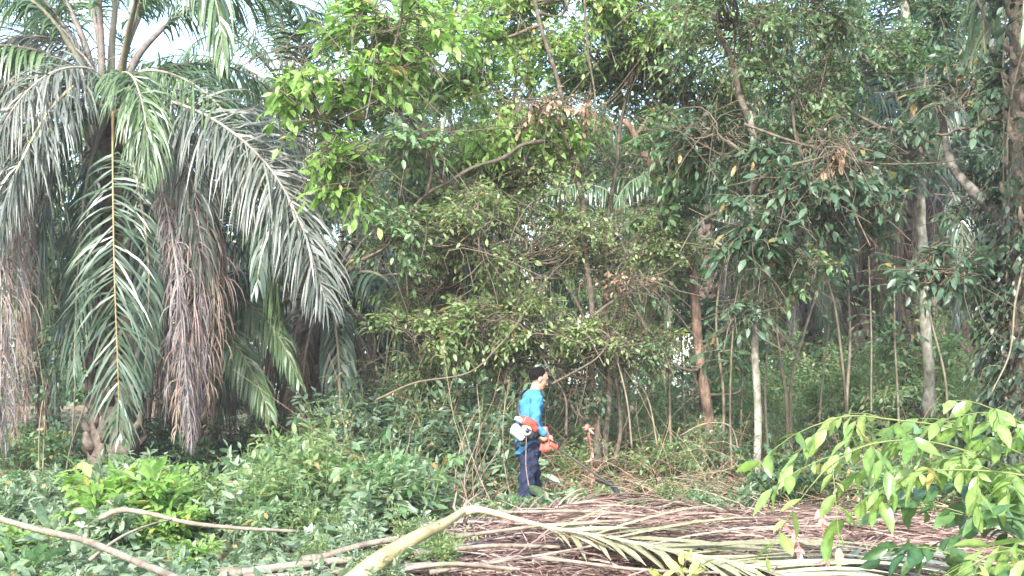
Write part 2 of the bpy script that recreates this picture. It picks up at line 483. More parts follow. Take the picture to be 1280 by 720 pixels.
# ================================================================== GROUND
def ground():
    m, nt, out = nodes('forest_soil')
    tc = nt.nodes.new('ShaderNodeTexCoord')
    n = nt.nodes.new('ShaderNodeTexNoise'); n.inputs['Scale'].default_value = 1.3; n.inputs['Detail'].default_value = 9
    n.inputs['Roughness'].default_value = .7
    nt.links.new(tc.outputs['Object'], n.inputs['Vector'])
    n2 = nt.nodes.new('ShaderNodeTexNoise'); n2.inputs['Scale'].default_value = 24; n2.inputs['Detail'].default_value = 5
    nt.links.new(tc.outputs['Object'], n2.inputs['Vector'])
    mr = nt.nodes.new('ShaderNodeMapRange'); mr.inputs[1].default_value = .3; mr.inputs[2].default_value = .72
    ad = nt.nodes.new('ShaderNodeMath'); ad.operation = 'MULTIPLY_ADD'; ad.inputs[1].default_value = .45
    sb = nt.nodes.new('ShaderNodeMath'); sb.operation = 'SUBTRACT'; sb.inputs[1].default_value = .22
    nt.links.new(n2.outputs['Fac'], ad.inputs[0]); nt.links.new(n.outputs['Fac'], ad.inputs[2])
    nt.links.new(ad.outputs[0], sb.inputs[0]); nt.links.new(sb.outputs[0], mr.inputs[0])
    c = ramp(nt, mr.outputs[0], [(.045, .035, .024), (.12, .085, .055), (.20, .145, .095), (.28, .21, .15)])
    p = nt.nodes.new('ShaderNodeBsdfPrincipled'); p.inputs['Roughness'].default_value = .95
    p.inputs['Specular IOR Level'].default_value = .15
    nt.links.new(c, p.inputs['Base Color'])
    b = nt.nodes.new('ShaderNodeBump'); b.inputs['Distance'].default_value = .05; b.inputs['Strength'].default_value = .7
    nt.links.new(n2.outputs['Fac'], b.inputs['Height']); nt.links.new(b.outputs[0], p.inputs['Normal'])
    nt.links.new(p.outputs[0], out.inputs[0])
    xs = np.concatenate([[-95, -60, -35], np.arange(-24, 24.1, .35), [35, 60, 95]])
    ys = np.concatenate([[-30, -12, 0], np.arange(3, 40.1, .35), [55, 75, 100]])
    X, Y = np.meshgrid(xs, ys)
    Z = gnd(X, Y)
    g = Geo()
    idx = np.arange(X.size).reshape(X.shape)
    f = np.stack([idx[:-1, :-1], idx[:-1, 1:], idx[1:, 1:], idx[1:, :-1]], -1).reshape(-1, 4)
    g.add(np.stack([X, Y, Z], -1).reshape(-1, 3), f)
    o = g.build('ground', [m]); tag(o, 'brown forest soil strewn with litter under the palms', 'ground', kind='structure')


ground()

# ================================================================== MAIN PALM
def main_palm():
    C = W(140, 118, 16.5)
    base = np.array([C[0], C[1] + .1, 0]); base[2] = gnd(base[0], base[1])
    t = thing('oil_palm', 'large oil palm with arching pale fronds and hanging dead ones left of the man', 'palm tree', base)
    palm_trunk(base, C[2] - base[2], .34, 3).build('trunk', [M['palm_bark']], t, base)

    def fr(pts, S0, leafm, rach, seed, name='frond', **k):
        gr, gl = frond([W(*p) for p in pts], S0, seed, **k)
        o = gr.build(name, [M[rach]], t, base)
        gl.build('leaflets', [M[leafm]], o, base)

    ery = dict(pet=.062, bare=.3, droop=.55, Lm=.85, n=120, Wd=.028)
    E = [([(128, 118, 16.4), (126, 40, 16.3), (120, -60, 16.1), (108, -170, 15.9), (80, -260, 15.6)], (0, 1, 0)),
         ([(138, 116, 16.5), (142, 30, 16.6), (158, -70, 16.7), (200, -160, 16.9), (260, -230, 17.2)], (0, 1, 0)),
         ([(120, 116, 16.6), (104, 50, 16.7), (70, -20, 16.9), (20, -90, 17.2), (-60, -130, 17.5)], (0, 1, 0)),
         ([(148, 116, 16.4), (160, 50, 16.2), (190, -30, 16.0), (240, -100, 15.8), (320, -130, 15.6)], (0, -1, 0)),
         ([(116, 116, 16.4), (95, 70, 16.2), (50, 10, 15.9), (-20, -30, 15.6), (-110, -30, 15.3)], (0, 1, 0)),
         ([(152, 112, 16.6), (180, 60, 16.9), (240, 10, 17.3), (320, -10, 17.8), (410, 20, 18.2)], (0, -1, 0)),
         ([(132, 112, 16.8), (120, 30, 17.3), (100, -50, 17.8), (60, -120, 18.5)], (1, 0, 0)),
         ([(142, 112, 16.8), (170, 30, 17.3), (215, -50, 17.9), (280, -80, 18.6), (360, -60, 19.2)], (0, -1, 0)),
         ([(124, 114, 16.8), (85, 40, 17.2), (30, -20, 17.6), (-50, -40, 18.2)], (0, 1, 0))]
    for i, (p, s) in enumerate(E):
        fr(p, s, 'fr_live', 'rachis' if i % 3 == 1 else 'petiole', 20 + i, **ery)
    # overhead frond curving forward with its leaflets hanging into view
    fr([(150, 110, 16.3), (165, 20, 15.3), (195, -60, 14.6), (235, -60, 14.2), (268, -5, 13.9), (280, 75, 13.8)], (.9, .4, 0), 'fr_live', 'rachis', 41,
       Lm=.85, droop=1.5, bare=.35, Wd=.045)
    # left mid dark
    fr([(126, 112, 16.4), (85, 80, 16.1), (40, 62, 15.8), (-20, 60, 15.4), (-90, 100, 15.1)], (.1, 1, 0), 'fr_live', 'petiole', 42, Lm=.85, droop=1.2)
    fr([(152, 126, 16.4), (172, 98, 16.5), (215, 82, 16.8), (290, 85, 17.2), (370, 130, 17.6)], (0, -1, 0), 'fr_live', 'petiole', 43, Lm=.8, droop=1.2)
    fr([(152, 132, 16.3), (175, 118, 16.3), (225, 112, 16.4), (300, 130, 16.6), (380, 185, 16.9)], (0, -1, 0), 'fr_dark', 'petiole', 44, Lm=.8, droop=1.2)
    # left arching pale
    fr([(138, 116, 16.2), (106, 101, 15.6), (66, 133, 15.1), (32, 190, 14.8), (8, 250, 14.6), (2, 300, 14.6)], (.4, -.55, -.6), 'fr_old', 'rachis_y', 45,
       Lm=1.0, droop=.6, pet=.04, bare=.12, n=150, Wd=.026, rag=.2)
    fr([(128, 114, 16.5), (70, 92, 16.0), (0, 110, 15.6), (-50, 170, 15.3), (-75, 260, 15.2)], (-.3, .9, .2), 'fr_old', 'rachis_g', 46, Lm=.95, droop=1.0, n=140, Wd=.026, rag=.2)
    # right arching pale
    fr([(150, 128, 16.2), (200, 124, 15.6), (268, 150, 15.1), (333, 205, 14.8), (376, 280, 14.6), (408, 380, 14.5)], (.5, .5, .6), 'fr_old', 'rachis_g', 47,
       Lm=1.2, droop=.55, pet=.042, bare=.14, n=185, ang=1.05, Wd=.026, rag=.2)
    fr([(154, 128, 16.7), (250, 140, 17.1), (345, 172, 17.4), (430, 232, 17.6), (488, 320, 17.8)], (.4, .6, .5), 'fr_old', 'rachis_g', 48, Lm=1.0, droop=1.2, n=140, Wd=.026, rag=.2)
    fr([(150, 130, 16.6), (215, 150, 16.4), (290, 215, 16.2), (330, 300, 16.2), (352, 400, 16.3)], (.4, -.85, .1), 'fr_live', 'rachis', 49, Lm=.95, droop=1.2, n=130, Wd=.028, rag=.2)
    # hanging green frond facing the viewer
    fr([(141, 135, 16.0), (141, 220, 15.3), (143, 340, 15.1), (147, 450, 15.1), (150, 545, 15.15)], (1, 0, 0), 'fr_dark', 'rachis_o', 50,
       Lm=.92, droop=.36, ang=1.2, n=88, bare=.2, pet=.022, Wd=.03, lift=.35, rag=.2, keep=.92)
    fr([(135, 140, 16.2), (110, 220, 15.8), (98, 330, 15.7), (92, 470, 15.7)], (.9, -.3, 0), 'fr_dark', 'rachis', 51, Lm=.8, droop=.9, n=70)
    fr([(148, 140, 16.2), (172, 230, 15.8), (186, 340, 15.7), (180, 480, 15.7)], (.9, .3, 0), 'fr_dark', 'rachis', 52, Lm=.75, droop=.9, n=70)
    for i, (p, s0, mt) in enumerate([
            ([(136, 114, 16.2), (112, 86, 15.7), (62, 92, 15.2), (15, 138, 14.9), (-22, 215, 14.8)], (.4, -.55, -.6), 'fr_old'),
            ([(146, 114, 16.2), (182, 88, 15.8), (240, 104, 15.5), (292, 155, 15.2), (325, 225, 15.1)], (.5, .5, .6), 'fr_live'),
            ([(132, 112, 16.5), (95, 62, 16.3), (32, 45, 16.1), (-45, 78, 15.9)], (.1, -.6, -.6), 'fr_old'),
            ([(150, 122, 16.1), (186, 132, 15.7), (226, 182, 15.45), (246, 262, 15.4), (252, 345, 15.45)], (.5, .5, .6), 'fr_old'),
            ([(134, 124, 16.1), (102, 138, 15.7), (72, 200, 15.5), (54, 290, 15.4), (46, 385, 15.5)], (.4, -.55, -.6), 'fr_dark'),
            ([(144, 118, 16.1), (152, 92, 15.6), (168, 100, 15.1), (182, 150, 14.8), (186, 215, 14.75)], (.9, .3, 0), 'fr_live')]):
        fr(p, s0, mt, 'rachis_g', 160 + i, Lm=.9, droop=.8, pet=.035, bare=.07, n=130, Wd=.025, rag=.25)
    # dead fronds
    dk = dict(name='dead_frond', Lm=.6, droop=1.2, Wd=.015, keep=.75, rag=.4, n=135, pet=.028, bare=.25)
    fr([(150, 138, 16.0), (178, 168, 15.6), (203, 235, 15.4), (222, 345, 15.35), (240, 555, 15.3)], (.8, -.5, 0), 'fr_grey', 'rachis_g', 60, **dk)
    for i, (x0, x1, yy, yt) in enumerate([(200, 214, 15.6, 520), (212, 228, 15.5, 540), (226, 243, 15.4, 550), (238, 252, 15.5, 545), (248, 268, 15.6, 515), (258, 280, 15.8, 470)]):
        fr([(150, 132, 16.3), (x0 - 18, 160, yy + .2), (x0, 235, yy), (x1, 350, yy), ((x0 + x1) / 2, yt, yy + .1)], (.8, -.5 + .2 * i, 0), ('fr_grey', 'fr_brown', 'fr_grey2')[i % 3], 'rachis_g', 61 + i, **{**dk, 'keep': .45 + .1 * (i % 4), 'Lm': .45 + .1 * (i % 3), 'rag': .35 + .1 * (i % 3)})
    for i, (x0, x1, yy, yt) in enumerate([(-5, 2, 14.9, 560), (14, 10, 15.0, 560), (30, 22, 15.2, 545), (44, 36, 15.5, 520)]):
        fr([(130, 125, 16.3), (x0 + 45, 135, yy + .3), (x0, 235, yy), (x1, 380, yy), (x1 - 4, yt, yy + .1)], (.8, .5 - .2 * i, 0), ('fr_grey2', 'fr_grey', 'fr_brown')[i % 3], 'rachis_g', 71 + i, **{**dk, 'keep': .45 + .1 * (i % 4), 'Lm': .45 + .1 * (i % 3), 'rag': .35 + .1 * (i % 3)})


main_palm()

# ================================================================== OTHER PALMS
PL = [  # px, Y, crown height, label
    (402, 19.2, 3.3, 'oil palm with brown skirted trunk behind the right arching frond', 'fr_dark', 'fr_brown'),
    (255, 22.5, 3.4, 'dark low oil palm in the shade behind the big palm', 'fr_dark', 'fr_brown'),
    (-40, 19.0, 5.2, 'oil palm at left edge hung with grey dead fronds', 'fr_live', 'fr_grey'),
    (365, 29.0, 8.6, 'tall oil palm whose crown fills the sky gap at top left', 'fr_live', 'fr_grey'),
    (1072, 25.0, 6.4, 'oil palm with brown skirt of dead fronds right of the grey trunk', 'fr_dark', 'fr_brown'),
    (1150, 22.5, 5.9, 'oil palm with brown hanging skirt behind the pale mottled trunk', 'fr_dark', 'fr_brown'),
    (1205, 27.0, 7.8, 'oil palm with long dark fronds hanging at upper right', 'fr_dark', 'fr_grey'),
]
for i, (px, Y, h, lab, lm, dm) in enumerate(PL):
    x = (px - 640) / F * Y
    generic_palm('oil_palm', lab, 'oil palms of the plantation', (x, Y, gnd(x, Y)), h, 200 + i, leafm=lm, deadm=dm, nf=26, nd=16 if dm == 'fr_brown' else 8, yaw=i * .7, ds=.7 if i in (4, 5) else .85 if i == 0 else 1)


def young_palm():
    b = np.array([(236 - 640) / F * 18.0, 18.0, 0.])
    t = thing('oil_palm', 'young oil palm with low arching fronds between the big palm and the skirted trunk', 'palm tree', b, 'oil palms of the plantation')
    palm_trunk(b, 1.7, .24, 8).build('trunk', [M['palm_bark']], t, b)
    for i, (p, s0) in enumerate([([(240, 425, 18), (268, 368, 17.6), (306, 376, 17.3), (345, 415, 17.1), (374, 478, 17.0)], (.5, .5, .6)),
                                 ([(240, 430, 17.9), (262, 402, 17.4), (290, 425, 17.0), (318, 470, 16.8), (338, 520, 16.7)], (.5, .5, .6)),
                                 ([(236, 425, 18), (225, 350, 18), (205, 345, 17.8), (170, 400, 17.6), (150, 470, 17.5)], (.3, -.5, -.6)),
                                 ([(238, 420, 18.1), (250, 340, 18.4), (290, 300, 18.8), (350, 320, 19.2), (400, 390, 19.6)], (.4, .6, .5)),
                                 ([(236, 420, 18.2), (232, 320, 18.4), (215, 240, 18.8), (180, 190, 19.4)], (0, 1, 0))]):
        gr, gl = frond([W(*q) for q in p], s0, 270 + i, n=100, Lm=.62, Wd=.034, droop=.7, pet=.035, bare=.15, rag=.1)
        o = gr.build('frond', [M['rachis']], t, b); gl.build('leaflets', [M['fr_live']], o, b)


young_palm()
FAR = [(-120, 34, 7), (60, 37, 7.5), (200, 33, 6.5), (520, 36, 6.5), (640, 31, 6), (760, 38, 7), (880, 32, 6), (980, 40, 7), (1120, 36, 7), (1290, 33, 7), (1010, 29, 5.5),
       (1400, 30, 7), (470, 46, 8), (300, 48, 8.5), (820, 47, 8), (130, 50, 8.5), (1180, 50, 8)]
for i, (px, Y, h) in enumerate(FAR):
    x = (px - 640) / F * Y
    generic_palm('oil_palm', 'distant oil palm half lost behind the trees', 'distant oil palms behind the trees', (x, Y, gnd(x, Y)), h, 300 + i, leafm='fr_live', nf=22, nd=6, yaw=i * 1.1)


# ================================================================== LEAFY TREES
def tree(name, label, cat, trunks, blobs, seed, bark='bark_brown', leafset=('mid',), group=None, twm='twig', trunk_name='trunk'):
    """trunks: list of (points [(px,py,Y)...], r0, r1); blobs: dicts with c=(px,py,Y), r metres."""
    rng = np.random.default_rng(seed)
    b0 = W(*trunks[0][0][0])
    base = np.array([b0[0], b0[1], gnd(b0[0], b0[1])])
    t = thing(name, label, cat, base, group)
    paths = []
    for pts, r0, r1, *bk in trunks:
        P = [W(*p) for p in pts]
        c = crom(P, 40)
        c[1:-1] += .02 * np.sin(np.arange(1, 39)[:, None] * rng.uniform(.3, .9, 3) + rng.uniform(0, 6, 3))
        g = Geo()
        rr = np.linspace(r0, r1, 40) * (1 + rng.normal(0, .05, 40)); rr[:3] *= [1.5, 1.25, 1.1]
        tubes(g, c[None], rr[None], 9)
        g.build('limb' if bk else trunk_name, [M[bk[0] if bk else bark]], t, base)
        paths.append(c)
    allp = np.concatenate(paths) if paths else None
    gl = Geo()
    for b in blobs:
        gw = Geo()
        c = W(*b['c'])
        k = dict(b); k.pop('c'); r = k.pop('r'); n = k.pop('n'); mt = k.pop('mat', leafset[0])
        br = k.pop('br', True)
        big = k.get('lL', .13) > .155
        n = int(n * (1.3 if big else 1.75)); k['lL'] = k.get('lL', .13) * (.86 if big else .8); k['lW'] = k.get('lW', .055) * (.86 if big else .8)
        tg = k.pop('tang', 26)
        a0, d0 = ellipsoid_pts(c, np.asarray(r) * .95, tg, rng)
        u_ = np.linspace(-.5, .5, 7)[None, :, None]
        dv = nrm(rng.normal(0, 1, (tg, 1, 3))); lv = rng.uniform(.4, 1.5, (tg, 1, 1)); bv = rng.normal(0, .35, (tg, 1, 3)) - ZUP * .3
        tubes(gw, a0[:, None] + dv * lv * u_ + bv * lv * u_ ** 2 * 2 + rng.normal(0, .012, (tg, 7, 3)), rng.uniform(.003, .008, (tg, 1)) * np.ones((1, 7)), 3, cap=False)
        blob(gl, gw, c, r, n, rng, mat=leafset.index(mt), **k)
        if br:
            cand = allp[allp[:, 2] < c[2] + .1] if (allp[:, 2] < c[2] + .1).any() else allp
            a = cand[np.argmin(np.linalg.norm(cand - c + ZUP * .5, axis=1))]
            mid = (a + c) / 2 + rng.normal(0, .12, 3) - ZUP * .1
            q = crom([a, mid, c - ZUP * .1, c + (c - a) * .25 + rng.normal(0, .15, 3)], 16)
            tubes(gw, q[None], np.linspace(.028, .008, 16)[None], 5)
        gw.build('branch', [M[twm]], t, base)
    gl.build('crown', [M[x] for x in leafset], t, base)
    return t


B = lambda c, r, n, **k: dict(c=c, r=r, n=n, **k)
# central tangle tree
tree('leafy_tree', 'multi stemmed leafy tree hung with tangled twigs above the man', 'tree',
     [([(748, 585, 16.5), (742, 480, 16.4), (738, 380, 16.2), (728, 260, 16.2), (700, 120, 16), (660, -30, 16)], .05, .025),
      ([(757, 585, 16.6), (760, 470, 16.7), (756, 350, 16.8), (770, 200, 17), (800, 40, 17)], .045, .02),
      ([(768, 580, 16.7), (775, 500, 16.8), (740, 420, 16.6), (690, 330, 16.4), (600, 250, 16.2)], .03, .015)],
     [B((640, 120, 16.3), (1.4, 1.2, 1.0), 230, mat='bright', mu=.5, lL=.17, lW=.07),
      B((560, 40, 16.5), (1.3, 1.1, .8), 180, mat='bright', mu=.45, lL=.18, lW=.075),
      B((760, 60, 17), (1.5, 1.2, 1.0), 260, mat='bright', mu=.35, lL=.12, lW=.05),
      B((700, 200, 16.6), (1.5, 1.1, .9), 280, mat='olive', lL=.11, lW=.045),
      B((570, 230, 16.2), (1.2, 1.0, .8), 260, mat='olive', mu=.6, lL=.10, lW=.042),
      B((650, 310, 16.3), (1.4, .9, .9), 280, mat='olive', mu=.55, lL=.10, lW=.042),
      B((830, 20, 16.8), (1.3, 1.0, .8), 180, mat='bright', mu=.3, lL=.12, lW=.05),
      B((720, -20, 16.4), (1.3, 1.0, .7), 200, mat='bright', mu=.5, lL=.15, lW=.06),
      B((860, 140, 17.2), (1.2, .9, .7), 170, mat='mid', mu=.55, lL=.12, lW=.05),
      B((545, 90, 17.8), (1.0, .9, .6), 130, mat='bright', mu=.5, lL=.14, lW=.06),
      B((770, 105, 18.4), (1.1, .9, .6), 140, mat='olive', mu=.65, lL=.12, lW=.05),
      B((560, 445, 16.2), (.8, .6, .35), 110, mat='olive', mu=.75, lL=.12, lW=.05),
      B((650, 440, 16.6), (.8, .6, .3), 90, mat='olive', mu=.75, lL=.11, lW=.045),
      B((735, 425, 16.2), (.7, .5, .4), 90, mat='olive', mu=.7, lL=.10, lW=.042),
      B((610, 15, 17.6), (1.3, .9, .7), 200, mat='bright', mu=.5, lL=.14, lW=.06),
      B((750, 60, 18.2), (1.3, .9, .8), 180, mat='bright', mu=.4, lL=.13, lW=.055),
      B((695, 132, 15.6), (.7, .3, .14), 16, mat='dry', lL=.12, lW=.06, sub=5, hang=.9),
      B((795, 352, 16.0), (.5, .4, .22), 14, mat='dry', lL=.12, lW=.05, sub=5, hang=.9),
      B((790, 300, 16.8), (1.1, .9, .9), 190, mat='olive', lL=.09, lW=.04),
      B((550, 350, 16.0), (.95, .8, .7), 190, mat='olive', mu=.6, lL=.12, lW=.05),
      B((660, 405, 15.8), (1.0, .7, .55), 180, mat='olive', mu=.62, lL=.12, lW=.052),
      B((770, 420, 16.5), (.8, .6, .6), 120, mat='mid', lL=.09, lW=.04),
      B((710, 480, 16.6), (.5, .5, .4), 50, mat='dark', lL=.12, lW=.05)],
     401, 'bark_dark', ('olive', 'bright', 'mid', 'dark', 'dry'))
# bright leaved branch tree (left of centre)
tree('leafy_tree', 'tree with large bright yellow green leaves against the palm fronds', 'tree',
     [([(640, 590, 17.2), (625, 480, 17), (600, 340, 16.6), (565, 250, 15.8), (520, 160, 15), (460, 60, 14.6)], .03, .012),
      ([(445, 335, 14.9), (500, 280, 15), (545, 235, 15.1), (640, 190, 15.4), (700, 165, 16)], .012, .03)],
     [B((400, 130, 14.4), (.6, .6, .85), 66, m=6, lL=.24, lW=.095, tl=.42, sub=7),
      B((460, 70, 14.6), (.85, .7, .75), 90, m=6, lL=.24, lW=.095, tl=.42),
      B((370, 80, 14.3), (.4, .4, .4), 28, m=6, lL=.24, lW=.10, tl=.4, sub=4),
      B((440, 210, 14.5), (.55, .5, .4), 52, m=6, lL=.2, lW=.085, sub=5),
      B((500, 20, 14.6), (.9, .7, .5), 84, m=6, lL=.22, lW=.09),
      B((520, 160, 14.8), (.7, .6, .6), 62, m=6, lL=.17, lW=.07, mat='mid', mu=.6),
      B((490, 290, 14.8), (.5, .5, .5), 55, m=7, lL=.14, lW=.06, mat='mid', mu=.65),
      B((590, 290, 15.0), (.8, .6, .6), 130, m=7, lL=.12, lW=.05, mat='olive', mu=.65),
      B((525, 415, 15.2), (.75, .5, .35), 90, m=7, lL=.14, lW=.06, mat='olive', mu=.6),
      B((610, 400, 15.2), (.7, .5, .4), 90, m=7, lL=.12, lW=.05, mat='olive', mu=.65)],
     402, 'bark_dark', ('bright', 'mid', 'olive'))
# leaning reddish trunk
tree('leafy_tree', 'slim leaning tree with peeling reddish brown trunk right of the man', 'tree',
     [([(893, 600, 17.6), (884, 520, 17.5), (874, 430, 17.4), (864, 340, 17.3), (846, 260, 17.2), (812, 205, 17.0), (780, 150, 16.9)], .088, .045)],
     [B((840, 190, 16.4), (.8, .7, .5), 80, lL=.24, lW=.075, m=7, tl=.6, hang=.5),
      B((905, 190, 16.6), (.8, .8, .6), 90, lL=.22, lW=.07, m=7, tl=.6, hang=.5),
      B((870, 80, 17.4), (1.2, 1, .9), 210, mat='olive', lL=.12, lW=.05, mu=.6),
      B((830, 270, 16.8), (.5, .5, .4), 40, lL=.2, lW=.07, hang=.5),
      B((880, 395, 18.2), (.5, .4, .3), 22, lL=.22, lW=.08, hang=.5),
      B((850, 330, 18.6), (.7, .5, .5), 70, lL=.13, lW=.05, mat='olive', mu=.6),
      B((800, 430, 17), (.8, .5, .5), 90, lL=.11, lW=.045, mat='olive', mu=.6),
      B((925, 440, 18.4), (.5, .5, .4), 50, lL=.12, lW=.05, mu=.6)],
     403, 'bark_brown', ('mid', 'olive'))
# grey trunk
tree('leafy_tree', 'slim straight tree with grey lichen patched trunk', 'tree',
     [([(948, 640, 14.6), (946, 520, 14.6), (945, 420, 14.6), (943, 300, 14.6), (941, 200, 14.6), (936, 140, 14.6)], .05, .038),
      ([(938, 160, 14.6), (918, 90, 14.6), (898, 30, 14.6), (885, -30, 14.6)], .042, .03, 'bark_dark'),
      ([(938, 165, 14.62), (945, 110, 14.7), (938, 60, 14.8), (930, -30, 14.9)], .025, .015, 'bark_dark')],
     [B((970, 250, 14.2), (.75, .6, .5), 70, lL=.21, lW=.075, m=7, tl=.55, hang=.5),
      B((1010, 200, 14.4), (.9, .7, .6), 110, lL=.19, lW=.07, m=7, tl=.5, hang=.4),
      B((940, 310, 14.2), (.5, .5, .35), 36, lL=.24, lW=.10, m=6, tl=.45, hang=.5),
      B((1000, 100, 14.9), (1.1, .9, .8), 190, mat='mid', lL=.12, lW=.05, mu=.55),
      B((920, 30, 14.8), (1.2, 1, .7), 210, mat='mid', lL=.11, lW=.045, mu=.6),
      B((900, 160, 14.8), (.8, .8, .5), 110, lL=.14, lW=.055),
      B((1040, 182, 13.9), (.22, .2, .2), 5, mat='dry', lL=.18, lW=.09, sub=2, hang=1.1),
      B((1000, 10, 14.9), (1.2, 1, .6), 170, mat='mid', lL=.12, lW=.05, mu=.6),
      B((1060, 270, 14.8), (.7, .6, .5), 70, lL=.18, lW=.065, m=7, hang=.5),
      B((985, 330, 14.6), (.55, .5, .4), 50, lL=.14, lW=.055, mat='mid', mu=.6),
      B((935, 385, 14.4), (.3, .3, .25), 22, lL=.16, lW=.06, hang=.5)],
     404, 'bark_grey', ('dark', 'mid', 'dry'))
# pale mottled trunk right
tree('leafy_tree', 'tall tree with pale mottled trunk rising out of the picture at right', 'tree',
     [([(1160, 520, 19), (1158, 400, 19), (1152, 280, 19), (1143, 140, 19), (1130, -20, 19), (1120, -140, 19)], .08, .085),
      ([(1146, 190, 19), (1120, 165, 18.6), (1090, 160, 18)], .05, .02, 'bark_dark')],
     [B((1060, 60, 18.4), (1.4, 1.2, 1.2), 300, mat='mid', lL=.14, lW=.06, mu=.5),
      B((1110, 190, 18.5), (.9, .9, .6), 110, lL=.17, lW=.065),
      B((1180, 20, 18.6), (.9, .9, .8), 110, lL=.17, lW=.065),
      B((1090, -60, 18.8), (1.6, 1.4, 1.0), 240, mat='mid', lL=.15, lW=.06)],
     405, 'bark_grey', ('dark', 'mid'))
# leaning trunk entering from the right edge
tree('leafy_tree', 'mottled grey tree trunk leaning in steeply from the right edge', 'tree',
     [([(1420, 560, 14.2), (1360, 420, 14.2), (1290, 320, 14.2), (1245, 262, 14.2), (1215, 236, 14.3), (1190, 205, 14.6), (1175, 150, 14.9), (1170, 60, 15.2)], .12, .03),
      ([(1290, 320, 14.2), (1268, 180, 14.0), (1240, 60, 13.9), (1215, -20, 13.9)], .03, .015, 'bark_dark'),
      ([(1262, 140, 13.9), (1215, 160, 13.9), (1170, 168, 13.9)], .028, .014, 'bark_dark')],
     [B((1180, 330, 13.6), (.5, .5, .35), 40, lL=.2, lW=.075, m=7, hang=.35),
      B((1230, 240, 14.6), (.5, .5, .5), 60, lL=.15, lW=.06),
      B((1200, 120, 14.2), (.6, .6, .6), 55, lL=.18, lW=.08),
      B((1265, 360, 14.0), (.45, .5, .5), 50, lL=.17, lW=.06)],
     406, 'bark_shade', ('dark', 'mid'))


# palm trunk at the right edge, covered by a climber
def edge_palm():
    Y = 13.6
    x = (1297 - 640) / F * Y
    base = np.array([x, Y, gnd(x, Y)])
    t = thing('oil_palm', 'thick rough palm trunk at right edge running out of the picture', 'palm tree', base)
    palm_trunk(np.zeros(3), 7.5, .30, 9, knob=.62).build('trunk', [M['palm_bark2']], t)
    for i in range(14):
        key = ('low' if i % 2 else 'arch', 'fr_live', i % 2)
        ra, le = FV[key] if key in FV else next(iter(FV.values()))
        o = bpy.data.objects.new('frond', ra); COL.objects.link(o); o.parent = t
        o.location = (0, 0, 7.3); o.rotation_euler = (0, 0, i * 2.4)
        l = bpy.data.objects.new('leaflets', le); COL.objects.link(l); l.parent = o
    # climber
    rng = np.random.default_rng(90)
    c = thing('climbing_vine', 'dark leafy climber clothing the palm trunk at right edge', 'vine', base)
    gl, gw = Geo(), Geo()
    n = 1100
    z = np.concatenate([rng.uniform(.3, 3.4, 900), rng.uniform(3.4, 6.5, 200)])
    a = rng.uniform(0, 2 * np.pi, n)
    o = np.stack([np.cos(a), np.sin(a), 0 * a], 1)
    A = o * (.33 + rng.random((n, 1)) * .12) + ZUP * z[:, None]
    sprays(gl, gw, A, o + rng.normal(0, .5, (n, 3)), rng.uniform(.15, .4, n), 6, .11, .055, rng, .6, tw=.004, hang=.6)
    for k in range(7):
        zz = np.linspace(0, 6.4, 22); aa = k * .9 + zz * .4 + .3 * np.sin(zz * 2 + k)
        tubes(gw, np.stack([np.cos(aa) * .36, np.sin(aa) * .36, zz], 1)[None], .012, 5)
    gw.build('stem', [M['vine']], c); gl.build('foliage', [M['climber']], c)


edge_palm()


def trunk_climber(px, Y, z0, z1, n, rad, label, seed, mat='dark', lL=.09):
    rng = np.random.default_rng(seed)
    x = (px - 640) / F * Y
    base = np.array([x, Y, gnd(x, Y)])
    c = thing('climbing_vine', label, 'vine', base)
    gl, gw = Geo(), Geo()
    z = rng.uniform(z0, z1, n); a = rng.uniform(0, 2 * np.pi, n)
    o = np.stack([np.cos(a), np.sin(a), 0 * a], 1)
    A = o * (rad + rng.random((n, 1)) * .25) + ZUP * z[:, None]
    sprays(gl, gw, A, o + rng.normal(0, .5, (n, 3)), rng.uniform(.15, .4, n), 7, lL, lL * .5, rng, .6, tw=.004, hang=.6)
    for k in range(5):
        zz = np.linspace(0, z1, 22); aa = k * 1.3 + zz * .4 + .3 * np.sin(zz * 2 + k)
        tubes(gw, np.stack([np.cos(aa) * (rad + .05), np.sin(aa) * (rad + .05), zz], 1)[None], .012, 5)
    gw.build('stem', [M['vine']], c); gl.build('foliage', [M[mat]], c)


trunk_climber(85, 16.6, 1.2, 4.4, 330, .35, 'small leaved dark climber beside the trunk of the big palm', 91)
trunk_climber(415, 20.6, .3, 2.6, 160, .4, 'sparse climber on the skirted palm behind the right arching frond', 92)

# ================================================================== BACKGROUND LEAFY TREES (copies)
def proto_tree(seed, mats, h, kind):
    rng = np.random.default_rng(seed)
    t = thing('forest_tree', 'x', 'tree', (0, 0, 0))
    g = Geo()
    P = crom([(0, 0, -.2), (rng.normal(0, .15), rng.normal(0, .15), h * .4), (rng.normal(0, .4), rng.normal(0, .4), h * .75), (rng.normal(0, .6), rng.normal(0, .6), h)], 24)
    tubes(g, P[None], np.linspace(.13, .03, 24)[None], 8)
    g.build('trunk', [M['bark_brown'] if kind else M['bark_grey']], t)
    gl = Geo()
    for k in range(11):
        gw = Geo()
        z = rng.uniform(.28, 1.02) * h
        c = np.array([rng.normal(0, h * .17), rng.normal(0, h * .17), z])
        blob(gl, gw, c, np.array([1.25, 1.25, .8]) * h / 7, 105, rng, m=8, lL=.17, lW=.07, tl=.6, mat=int(rng.integers(0, len(mats))), lod=1, sub=7, link=.2, tw=.008)
        a = P[np.argmin(np.abs(P[:, 2] - z * .75))]
        q = crom([a, (a + c) / 2 + rng.normal(0, .2, 3), c], 10)
        tubes(gw, q[None], np.linspace(.04, .012, 10)[None], 5)
        gw.build('branch', [M['twig']], t)
    gl.build('crown', [M[m] for m in mats], t)
    return t


